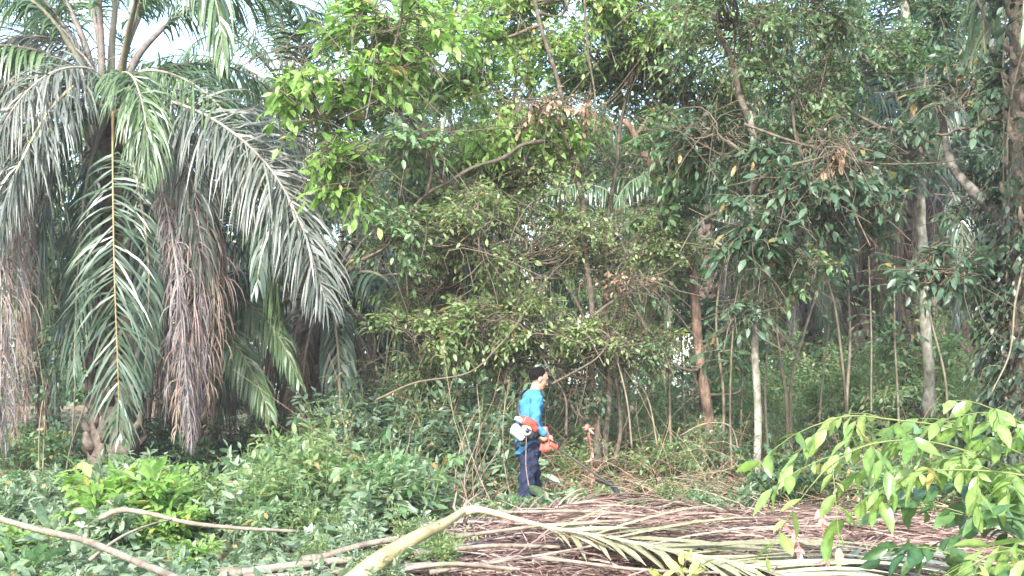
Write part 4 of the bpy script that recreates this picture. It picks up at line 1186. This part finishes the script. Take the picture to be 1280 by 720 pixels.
# ================================================================== NEAR PLANTS
def near_branch(label, pts, seed, mat, lL, lW, n, m=9, tl=.28, rad=.006, hang=.6, stem='stem', name='leafy_branch', twu=(.15, 1), group=None, droop=.35, up=.0):
    rng = np.random.default_rng(seed)
    P = [W(*p) for p in pts]
    t = thing(name, label, 'branch', P[0], group)
    c = crom(P, 40)
    g, gl = Geo(), Geo()
    tubes(g, c[None], np.linspace(rad, rad * .4, 40)[None], 6)
    k = np.linspace(twu[0] * 39, twu[1] * 39, n).astype(int)
    T = nrm(np.gradient(c, axis=0))[k]
    S = nrm(np.cross(T, ZUP)); sd = np.where(np.arange(n) % 2 == 0, 1, -1)[:, None]
    D = T * .7 + S * sd * .7 + rng.normal(0, .2, (n, 3)) + ZUP * up
    D[-1] = T[-1]
    sprays(gl, g, c[k], D, rng.uniform(.7, 1.2, n) * tl, m, lL, lW, rng, droop, tw=.0025, hang=hang, flat=.6, tint_mu=.5, tint_sd=.25, lod=2)
    g.build('stem', [M[stem]], t, P[0]); gl.build('foliage', [M[mat]], t, P[0])
    return t


NB = [('bright leafy branch drooping furthest left over the brown heap', [(1330, 610, 4.9), (1240, 575, 4.8), (1160, 552, 4.7), (1090, 555, 4.6), (1040, 580, 4.5), (1010, 612, 4.5)], 'fore', 8),
      ('sunlit leafy branch reaching left along the brush', [(1340, 600, 5.1), (1260, 560, 5), (1190, 535, 4.95), (1120, 525, 4.9), (1060, 520, 4.85), (1015, 533, 4.8)], 'fore', 9),
      ('leafy branch with glossy bright upper leaves at right edge', [(1350, 590, 4.8), (1300, 545, 4.8), (1260, 520, 4.75), (1225, 505, 4.7)], 'fore', 6),
      ('leafy branch arching above the dark leaves at right edge', [(1360, 640, 4.7), (1300, 600, 4.65), (1220, 588, 4.6), (1150, 590, 4.55), (1110, 605, 4.5)], 'fore', 8)]
for i, (lab, p, mt, n) in enumerate(NB):
    near_branch(lab, p, 900 + i, mt,   .112, .047, n + 3, m=7, tl=.25, group='near leafy branches at right', hang=.75)
for i, (lab, p) in enumerate([('dark green compound leaved branch low at right', [(1370, 760, 4.6), (1310, 700, 4.6), (1250, 660, 4.6), (1200, 640, 4.6)]),
                              ('dark green branch lowest in the bottom right corner', [(1370, 790, 4.4), (1310, 745, 4.4), (1240, 710, 4.4), (1180, 690, 4.4)]),
                              ('dark green branch behind the bright tips at right edge', [(1380, 700, 5.0), (1320, 650, 5.0), (1270, 620, 5), (1230, 610, 5)])]):
    near_branch(lab, p, 910 + i, 'foredark', .115, .05, 12, m=9, tl=.3, group='dark near branches at right', hang=.3, droop=.25)
near_branch('bright yellow green branch tip at the bottom right edge', [(1350, 720, 4.2), (1300, 695, 4.2), (1250, 690, 4.15), (1205, 712, 4.1)], 915, 'fore', .12, .04, 7, m=6, tl=.22, group=None, hang=.4)


def near_weed(label, px, py, Y, seed, mat, n, hgt, lL, lW, name='broadleaf_weed', group=None):
    rng = np.random.default_rng(seed)
    b = W(px, py, Y); b[2] = gnd(b[0], b[1])
    t = thing(name, label, 'weed', b, group)
    g, gl = Geo(), Geo()
    D = rng.normal(0, .45, (n, 3)) + ZUP
    sprays(gl, g, b + rng.normal(0, .03, (n, 3)) * [1, 1, 0], D, hgt * rng.uniform(.7, 1.1, n), 6, lL, lW, rng, .2, tw=.005, hang=.1, lod=2)
    g.build('stem', [M['stem']], t, b); gl.build('foliage', [M[mat]], t, b)


near_weed('pale yellow seedling with upright leaves at bottom edge of the heap', 838, 740, 8.6, 930, 'yellowish', 5, .34, .16, .06)
near_weed('light green broad leaved plant at the heel of the heap by the man', 700, 600, 12.2, 931, 'pale', 5, .6, .2, .09)
near_weed('pale weed hiding the lower end of the brush cutter shaft', 742, 600, 12.35, 934, 'pale', 7, .55, .13, .05)
near_weed('small green weed just right of the cutter end behind the heap', 785, 610, 12.3, 935, 'mid', 7, .42, .12, .05)
near_weed('grey green tall weed over the fallen branch at bottom left', 70, 740, 9.6, 932, 'pale', 8, .55, .2, .08)
near_weed('bright wide leaved weed in the bottom left corner', 20, 760, 8.9, 933, 'mid', 9, .42, .17, .09)


def dry_stalk_plant(label, px, Y, z, seed):
    rng = np.random.default_rng(seed)
    x = (px - 640) / F * Y
    b = np.array([x, Y, gnd(x, Y)])
    t = thing('withered_weed', label, 'weed', b, 'withered red weeds')
    g, gl = Geo(), Geo()
    c = crom([b, b + [.02, 0, z * .5], b + [-.03, 0, z]], 20)
    tubes(g, c[None], np.linspace(.008, .003, 20)[None], 5)
    n = 34
    k = rng.integers(3, 20, n)
    D = rng.normal(0, .5, (n, 3)) - ZUP * .8
    leaves(gl, c[k], D, rng.normal(0, 1, (n, 3)), rng.uniform(.05, .14, n), rng.uniform(.015, .04, n), 0, rng.random(n), curl=.5, fold=.6)
    g.build('stem', [M['redstem']], t, b); gl.build('foliage', [M['redstem']], t, b)


dry_stalk_plant('withered red weed hanging under the drooping bright branch', 1030, 8.6, .62, 940)
dry_stalk_plant('withered pinkish weed left of the red one', 998, 8.8, .45, 941)
dry_stalk_plant('withered pink stalk standing by the dark stems behind the man', 738, 15.6, .95, 942)


# ================================================================== MAN AND BRUSH CUTTER
def cap(g, p0, p1, r0, r1, sides=12):
    p0, p1 = np.asarray(p0, float), np.asarray(p1, float)
    d = nrm(p1 - p0)
    th = np.linspace(.12, math.pi / 2, 5)
    P = [p0 - d * r0 * math.cos(t) for t in th] + [p0 + (p1 - p0) * u for u in (.33, .66)] + [p1 + d * r1 * math.cos(t) for t in th[::-1]]
    R = [r0 * math.sin(t) for t in th] + [r0 + (r1 - r0) * u for u in (.33, .66)] + [r1 * math.sin(t) for t in th[::-1]]
    tubes(g, np.array([P]), np.array([R]), sides)


def ell(g, c, r, rot=None, mat=0, nu=16, nv=10):
    th = np.linspace(0.02, math.pi - .02, nv)
    ph = np.arange(nu) / nu * 2 * math.pi
    V = np.stack([np.sin(th)[:, None] * np.cos(ph), np.sin(th)[:, None] * np.sin(ph), np.cos(th)[:, None] * np.ones(nu)], -1) * np.asarray(r)
    V = V.reshape(-1, 3)
    if rot is not None: V = V @ np.asarray(rot).T
    idx = np.arange(nu * nv).reshape(nv, nu)
    a, b = idx[:-1], idx[1:]
    base = g.n
    g.add(V + np.asarray(c), np.stack([a, b, np.roll(b, -1, 1), np.roll(a, -1, 1)], -1).reshape(-1, 4), mat)
    g.f.append((idx[0][None] + base, mat, np.array([.5]))); g.f.append((idx[-1][::-1][None] + base, mat, np.array([.5])))


def loft(g, rings, nu=24):
    """rings: (cx, cy, z, rx, ry)"""
    ph = np.arange(nu) / nu * 2 * math.pi
    V = np.array([np.stack([c[0] + c[3] * np.cos(ph), c[1] + c[4] * np.sin(ph), np.full(nu, c[2])], 1) for c in rings])
    k = len(rings); idx = np.arange(k * nu).reshape(k, nu)
    a, b = idx[:-1], idx[1:]
    base = g.n
    g.add(V.reshape(-1, 3), np.stack([a, np.roll(a, -1, 1), np.roll(b, -1, 1), b], -1).reshape(-1, 4))
    g.f.append((idx[0][::-1][None] + base, 0, np.array([.5]))); g.f.append((idx[-1][None] + base, 0, np.array([.5])))


def fuse(g, name, mats, parent, voxel=.008, smooth=4, wrinkle=0., wscale=14):
    o = g.build(name, mats)
    md = o.modifiers.new('r', 'REMESH'); md.mode = 'VOXEL'; md.voxel_size = voxel
    sm = o.modifiers.new('s', 'SMOOTH'); sm.iterations = smooth; sm.factor = .5
    dg = bpy.context.evaluated_depsgraph_get()
    me = bpy.data.meshes.new_from_object(o.evaluated_get(dg))
    bpy.data.objects.remove(o)
    if wrinkle:
        n = len(me.vertices)
        co = np.zeros(n * 3, np.float32); me.vertices.foreach_get('co', co); co = co.reshape(-1, 3)
        no = np.zeros(n * 3, np.float32); me.vertices.foreach_get('normal', no); no = no.reshape(-1, 3)
        q = co * wscale
        w = (np.sin(q[:, 2] * 2.1 + 2 * np.sin(q[:, 0] * 1.3) + q[:, 1] * 1.1) + .6 * np.sin(q[:, 2] * 4.3 - q[:, 0] * 3 + q[:, 1] * 2.2) + .5 * np.sin(q[:, 0] * 3.7 + q[:, 2] * 1.7))
        co = co + no * (w * wrinkle)[:, None]
        me.vertices.foreach_set('co', co.astype(np.float32).ravel()); me.update()
    me.name = name
    me.polygons.foreach_set('use_smooth', np.ones(len(me.polygons), bool))
    o = bpy.data.objects.new(name, me); COL.objects.link(o)
    me.materials.clear()
    for m in mats: me.materials.append(m)
    if parent is not None: o.parent = parent
    return o


M['skin'] = solidmat('skin', [(.30, .15, .095), (.40, .21, .14)], 9, .5, .4, bump=0)
M['hair'] = solidmat('hair', [(.004, .0035, .003), (.012, .010, .009)], 60, .85, .08, bump=1)
M['shirt'] = solidmat('blue_shirt', [(.028, .095, .155), (.038, .14, .235), (.05, .17, .28)], 11, .85, .12, bump=.5, detail=8)
M['denim'] = solidmat('navy_trousers', [(.009, .011, .024), (.02, .024, .048)], 10, .85, .15, bump=.3)
M['boot'] = solidmat('rubber_boot', [(.01, .01, .012), (.03, .03, .032)], 10, .5, .4, bump=.1)
M['eye'] = solidmat('eye', [(.02, .015, .012), (.03, .02, .015)], 5, .2, .5, bump=0)
M['tank'] = solidmat('white_tank_plastic', [(.30, .29, .27), (.50, .49, .46)], 9, .4, .5, bump=0)
M['orange'] = solidmat('orange_red_plastic', [(.50, .035, .02), (.60, .055, .03)], 6, .4, .5, bump=0)
M['black'] = solidmat('black_plastic', [(.012, .012, .014), (.03, .03, .032)], 9, .45, .5, bump=0)
M['darkmetal'] = solidmat('dark_metal', [(.04, .035, .03), (.09, .08, .07)], 12, .4, .5, bump=0)
M['alu'] = solidmat('grey_metal', [(.30, .30, .31), (.45, .45, .46)], 12, .35, .6, bump=0)

MX, MY, MROT = .165, 12.5, math.radians(16)
mz = float(gnd(MX, MY))
man = thing('person', 'man in blue long sleeved shirt and navy trousers working with a brush cutter', 'person', (MX, MY, mz))
man.rotation_euler = (0, 0, MROT)
SHp = [(0.0, 0, .80, .138, .172), (.0, 0, .90, .132, .168), (.005, 0, 1.02, .122, .158), (.012, 0, 1.14, .126, .168), (.025, 0, 1.26, .132, .182),
       (.04, 0, 1.35, .118, .185), (.05, 0, 1.41, .092, .150), (.062, 0, 1.455, .066, .085), (.07, 0, 1.475, .058, .062)]
sR, eR, wR = np.array([.04, -.185, 1.385]), np.array([-.015, -.265, 1.12]), np.array([.095, -.275, 1.02])
sL, eL, wL = np.array([.06, .175, 1.385]), np.array([.13, .235, 1.13]), np.array([.235, .02, .965])
SHA = np.array([-.04, -.245, 1.055]); SHD = nrm(np.array([.83, .12, -.53]))
hips = [np.array([0, -.088, .88]), np.array([.02, .088, .88])]
knee = [np.array([-.05, -.11, .48]), np.array([.10, .11, .49])]
ankl = [np.array([-.13, -.115, .10]), np.array([.10, .12, .10])]
HC = np.array([.115, 0, 1.58])
ca, sa = math.cos(.36), math.sin(.36)
HR = np.array([[ca, 0, sa], [0, 1, 0], [-sa, 0, ca]])


def H(x, y, z):
    return HC + HR @ np.array([x, y, z])


g = Geo()
loft(g, [(c[0], c[1], c[2], c[3] - .02, c[4] - .02) for c in SHp[:-2]] + [(.065, 0, 1.45, .05, .055)])
for i in (0, 1):
    cap(g, hips[i], knee[i], .085, .055); cap(g, knee[i], ankl[i], .052, .036)
    ell(g, ankl[i] + [.06, 0, -.05], (.115, .04, .035))
cap(g, sR, eR, .048, .040); cap(g, eR, wR, .039, .029)
cap(g, sL, eL, .048, .040); cap(g, eL, wL, .039, .029)
cap(g, (.065, 0, 1.42), (.10, 0, 1.53), .056, .053)
ell(g, H(-.005, 0, .03), (.098, .077, .088), HR)
ell(g, H(.035, 0, -.02), (.062, .062, .085), HR)
ell(g, H(.05, 0, -.075), (.042, .042, .032), HR)
ell(g, H(.098, 0, -.012), (.016, .013, .026), HR); ell(g, H(.108, 0, -.026), (.013, .016, .011), HR)
ell(g, H(.082, 0, -.056), (.014, .024, .008), HR); ell(g, H(.08, 0, -.068), (.013, .021, .008), HR)
ell(g, H(.082, 0, .035), (.014, .05, .012), HR)
for s in (-1, 1):
    ell(g, H(-.005, s * .079, -.005), (.020, .010, .033), HR)


def hand(g, wrist, h, t, o):
    """fist closed round a bar through h along t; o points from the bar to the palm side"""
    b = np.cross(t, o)
    cap(g, wrist, h + o * .035, .027, .024)
    ell(g, h + o * .034, (.042, .026, .040), np.stack([t, o, b], 1))
    for i, ln in enumerate((3.3, 3.7, 3.5, 2.9)):
        q = h + t * (.032 - .021 * i)
        an = np.linspace(.35, ln, 6)
        P = [q + (o * math.cos(a) + b * math.sin(a)) * .026 for a in an]
        for k in range(5): cap(g, P[k], P[k + 1], .0095 - .0006 * k, .009 - .0006 * k, 8)
    q = h + t * .052
    P = [q - t * .02 + o * .03, q + (o * .7 - b * .7) * .030, q + (-o * .3 - b) * .027, q + (-o * .9 - b * .4) * .026]
    for k in range(3): cap(g, P[k], P[k + 1], .012 - .001 * k, .0112 - .001 * k, 8)


gripR = SHA + SHD * .15
tL = nrm(np.array([.25, .95, .15]))
gripL = np.array([.255, .03, .93])
hand(g, wR, gripR, SHD, nrm(np.array([0, -1, .35]) - SHD * np.dot(SHD, [0, -1, .35])))
hand(g, wL, gripL, tL, nrm(np.array([-.3, 0, 1]) - tL * np.dot(tL, [-.3, 0, 1])))
body = fuse(g, 'body', [M['skin']], man, .0065, 3)
g = Geo()
loft(g, SHp)
cap(g, sR, eR, .066, .054); cap(g, eR, wR - (wR - eR) * .12, .052, .040)
cap(g, sL, eL, .066, .054); cap(g, eL, wL - (wL - eL) * .12, .052, .040)
fuse(g, 'shirt', [M['shirt']], man, .009, 3, .005, 17)
g = Geo()
loft(g, [(0, 0, .74, .11, .150), (0, 0, .84, .128, .160), (0, 0, .93, .124, .158), (.002, 0, .97, .118, .152)])
for i in (0, 1):
    cap(g, hips[i] - [0, 0, .03], knee[i], .105, .084); cap(g, knee[i], ankl[i] + [0, 0, .04], .083, .074)
fuse(g, 'trousers', [M['denim']], man, .009, 3, .008, 15)
for i in (0, 1):
    g = Geo()
    cap(g, ankl[i] + [0, 0, .16], ankl[i] + [0, 0, -.02], .060, .052); ell(g, ankl[i] + [.055, 0, -.045], (.135, .052, .05)); ell(g, ankl[i] + [.10, 0, -.06], (.09, .05, .035))
    fuse(g, 'boot', [M['boot']], man, .009, 3)
    g = Geo(); ell(g, H(.083, (.031, -.031)[i], .012), (.010, .013, .008), HR); g.build('eye', [M['eye']], man)
g = Geo()                                            # hair cap
nu, nv = 28, 18
th = np.linspace(.02, 2.6, nv); ph = np.arange(nu) / nu * 2 * math.pi
rng = np.random.default_rng(3)
V = np.stack([np.sin(th)[:, None] * np.cos(ph), np.sin(th)[:, None] * np.sin(ph), np.cos(th)[:, None] * np.ones(nu)], -1)
lim = np.interp(np.abs((ph + math.pi) % (2 * math.pi) - math.pi), [0, .6, 1.1, 1.5, 2.1, 3.15], [.72, .85, 1.12, 1.7, 2.25, 2.5])
thc = np.minimum(th[:, None], lim[None] + rng.normal(0, .05, nu)[None]); V = np.stack([np.sin(thc) * np.cos(ph), np.sin(thc) * np.sin(ph), np.cos(thc)], -1)
V = V * (np.array([.102, .081, .096]) * (1 + rng.normal(0, .022, (nv, nu, 1))))
V[-1] *= .9
V[..., 0] = np.where(V[..., 0] > 0, V[..., 0] * .86, V[..., 0])
V = V.reshape(-1, 3) @ HR.T + H(-.010, 0, .030)
idx = np.arange(nu * nv).reshape(nv, nu); a, b = idx[:-1], idx[1:]
g.add(V, np.stack([a, b, np.roll(b, -1, 1), np.roll(a, -1, 1)], -1).reshape(-1, 4))
g.build('hair', [M['hair']], man)


def rbox(c, size, rot=(0, 0, 0), bev=.015, taper=1.):
    import bmesh
    bm = bmesh.new(); bmesh.ops.create_cube(bm, size=1)
    for v in bm.verts:
        k = taper if v.co.x < 0 else 1
        v.co = Vector((v.co.x * size[0], v.co.y * size[1] * k, v.co.z * size[2] * k))
    bmesh.ops.bevel(bm, geom=bm.edges[:], offset=bev, segments=3, affect='EDGES', profile=.6)
    from mathutils import Euler
    R = np.array(Euler([math.radians(a) for a in rot]).to_matrix())
    V = np.array([v.co[:] for v in bm.verts]) @ R.T + np.asarray(c)
    F_ = [[v.index for v in f.verts] for f in bm.faces]
    bm.free()
    return V, F_


def addbox(g, *a, **k):
    V, Fc = rbox(*a, **k)
    by = {}
    for f in Fc: by.setdefault(len(f), []).append(f)
    base = g.n; g.v.append(V); g.n += len(V)
    for fs in by.values(): g.f.append((np.array(fs) + base, 0, np.full(len(fs), .5)))


bc = thing('brush_cutter', 'orange and white petrol brush cutter slung at the hip of the man', 'brush cutter', (MX, MY, mz))
bc.rotation_euler = (0, 0, MROT)
tilt = 30
eng = Geo(); addbox(eng, (-.085, -.255, 1.075), (.17, .15, .17), (0, tilt, 0), .025); addbox(eng, (-.02, -.25, 1.04), (.10, .11, .11), (0, tilt, 0), .03)
cap(eng, SHA + SHD * -.02, SHA + SHD * .09, .05, .024)
eng = eng.build('engine', [M['black']], bc)
g = Geo(); addbox(g, (-.18, -.265, 1.03), (.15, .13, .11), (0, tilt + 12, 0), .035); addbox(g, (-.215, -.265, 1.075), (.07, .11, .10), (0, tilt, 0), .03); g.build('fuel_tank', [M['tank']], eng)
g = Geo(); addbox(g, (-.085, -.30, 1.14), (.15, .11, .09), (0, tilt - 5, 0), .02); addbox(g, (-.045, -.335, 1.10), (.11, .04, .06), (0, tilt + 12, 0), .015); g.build('engine_cover', [M['orange']], eng)
g = Geo(); addbox(g, (-.17, -.27, 1.165), (.09, .11, .05), (0, tilt, 0), .02); g.build('air_filter_cover', [M['alu']], eng)
g = Geo(); tubes(g, np.array([[(-.115, -.30, 1.06), (-.115, -.345, 1.06), (-.115, -.355, 1.06)]]), np.array([[.055, .055, .04]]), 20); g.build('starter_housing', [M['alu']], eng)
g = Geo(); tubes(g, np.array([[(-.115, -.352, 1.06), (-.115, -.366, 1.06)]]), .022, 14); addbox(g, (-.10, -.352, 1.075), (.07, .012, .014), (0, 40, 0), .004); g.build('starter_handle', [M['black']], eng)
g = Geo(); tubes(g, np.array([[(-.14, -.25, .93), (-.14, -.28, .92)]]), .03, 14); g.build('fuel_cap', [M['black']], eng)
g = Geo(); tubes(g, np.stack([SHA + SHD * s for s in np.linspace(.05, 1.15, 12)])[None], .0115, 10); g.build('shaft', [M['darkmetal']], bc)
g = Geo(); cap(g, SHA + SHD * .08, SHA + SHD * .23, .021, .02); addbox(g, SHA + SHD * .15 + [0, 0, -.035], (.06, .012, .03), (0, 32, 0), .005); g.build('throttle_grip', [M['black']], bc)
g = Geo()
hb = SHA + SHD * .36
q = crom([hb, hb + [0.0, .03, .06], (.235, -.12, .93), (.25, -.03, .925), (.265, .12, .945)], 22)
tubes(g, q[None], .010, 8); q2 = crom([hb, hb + [.01, -.06, .05], hb + [.03, -.13, .11]], 10); tubes(g, q2[None], .010, 8)
hd = g.build('handlebar', [M['black']], bc)
g = Geo(); cap(g, gripL - tL * .06, gripL + tL * .06, .016, .016); g.build('grip', [M['black']], hd)
g = Geo(); addbox(g, SHA + SHD * .30, (.10, .05, .045), (0, 32, 0), .012); g.build('clamp', [M['orange']], bc)
end = SHA + SHD * 1.15
g = Geo(); cap(g, end - SHD * .05, end + np.array([.03, 0, -.05]), .024, .03); hdz = g.build('gear_head', [M['black']], bc)
g = Geo(); tubes(g, np.array([[end + [.03, 0, -.085], end + [.03, 0, -.09]]]), .115, 24); g.build('blade', [M['alu']], hdz)
g = Geo(); addbox(g, end - SHD * .13 + [0, 0, -.03], (.16, .26, .02), (0, 25, 0), .008); g.build('guard', [M['black']], bc)
g = Geo()
st = crom([(.055, .11, 1.447), (.125, .05, 1.385), (.167, -.035, 1.25), (.150, -.12, 1.10), (.105, -.185, .99), (.02, -.205, 1.0), (-.075, -.155, 1.10), (-.118, -.07, 1.22), (-.09, .03, 1.36), (-.01, .09, 1.44), (.055, .11, 1.447)], 60)
cen = np.array([.02, 0, 1.2]); out = st - cen; out[:, 2] *= .3; out = nrm(out); T = nrm(np.gradient(st, axis=0)); Wd = np.cross(T, out)
V = np.stack([st - Wd * .024 + out * .004, st + Wd * .024 + out * .004, st + Wd * .024 + out * .009, st - Wd * .024 + out * .009], 1)
idx = np.arange(240).reshape(60, 4); a, b = idx[:-1], idx[1:]
g.add(V.reshape(-1, 3), np.stack([a, np.roll(a, -1, 1), np.roll(b, -1, 1), b], -1).reshape(-1, 4))
g.build('shoulder_strap', [M['black']], bc)
g = Geo(); addbox(g, (.125, -.205, .965), (.08, .035, .25), (-6, -8, -25), .015); addbox(g, (.11, -.205, .875), (.085, .03, .08), (-6, 10, -25), .014); g.build('hip_pad', [M['orange']], bc)

# ================================================================== HAZE
def haze():
    m, nt, out = nodes('humid_air')
    p = nt.nodes.new('ShaderNodeVolumePrincipled')
    p.inputs['Density'].default_value = HAZE; p.inputs['Color'].default_value = (.93, .96, 1, 1)
    nt.links.new(p.outputs[0], out.inputs['Volume'])
    g = Geo()
    x0, x1, y0, y1, z0, z1 = -98, 98, -33, 103, -1.5, 24
    V = [(x, y, z) for x in (x0, x1) for y in (y0, y1) for z in (z0, z1)]
    g.add(V, [(0, 1, 3, 2), (4, 6, 7, 5), (0, 4, 5, 1), (2, 3, 7, 6), (0, 2, 6, 4), (1, 5, 7, 3)])
    tag(g.build('haze', [m], smooth=False), 'thin humid haze hanging under the trees', 'haze', kind='stuff')


HAZE = .0007
haze()

# ================================================================== CAMERA, LIGHT
cam = bpy.data.cameras.new('camera'); co = bpy.data.objects.new('camera', cam); COL.objects.link(co)
co.location = (0, 0, CH); co.rotation_euler = (math.radians(90), 0, 0)
cam.sensor_width = 36; cam.lens = 36 * F / 1280; cam.shift_y = (HZ - 360) / 1280
cam.clip_end = 2000
SC.camera = co
SUN_EL, SUN_AZ = 37, 194            # degrees; azimuth clockwise from +Y (north): behind the camera, to the left
sd = bpy.data.lights.new('sun', 'SUN'); so = bpy.data.objects.new('sun', sd); COL.objects.link(so)
sd.energy = 2.5; sd.angle = math.radians(4); sd.color = (1, .995, .975)
az = math.radians(SUN_AZ); el = math.radians(SUN_EL)
v = Vector((math.sin(az) * math.cos(el), math.cos(az) * math.cos(el), math.sin(el)))
so.rotation_euler = v.to_track_quat('Z', 'Y').to_euler(); so.location = v * 60
w = bpy.data.worlds.new('World'); SC.world = w; w.use_nodes = True
nt = w.node_tree; bg = nt.nodes['Background']
sky = nt.nodes.new('ShaderNodeTexSky'); sky.sky_type = 'NISHITA'; sky.sun_disc = False
sky.sun_elevation = el; sky.sun_rotation = az
sky.air_density = 1.0; sky.dust_density = 1.6; sky.ozone_density = 1.0
nt.links.new(sky.outputs[0], bg.inputs[0]); bg.inputs[1].default_value = .15
SC.view_settings.view_transform = 'Standard'; SC.view_settings.look = 'None'
SC.view_settings.exposure = 2.55; SC.view_settings.gamma = 1.0
SC.render.engine = 'CYCLES'
cy = SC.cycles
cy.use_denoising = True
cy.max_bounces = 7; cy.diffuse_bounces = 4; cy.transmission_bounces = 5; cy.glossy_bounces = 2; cy.transparent_max_bounces = 4
cy.sample_clamp_indirect = 6
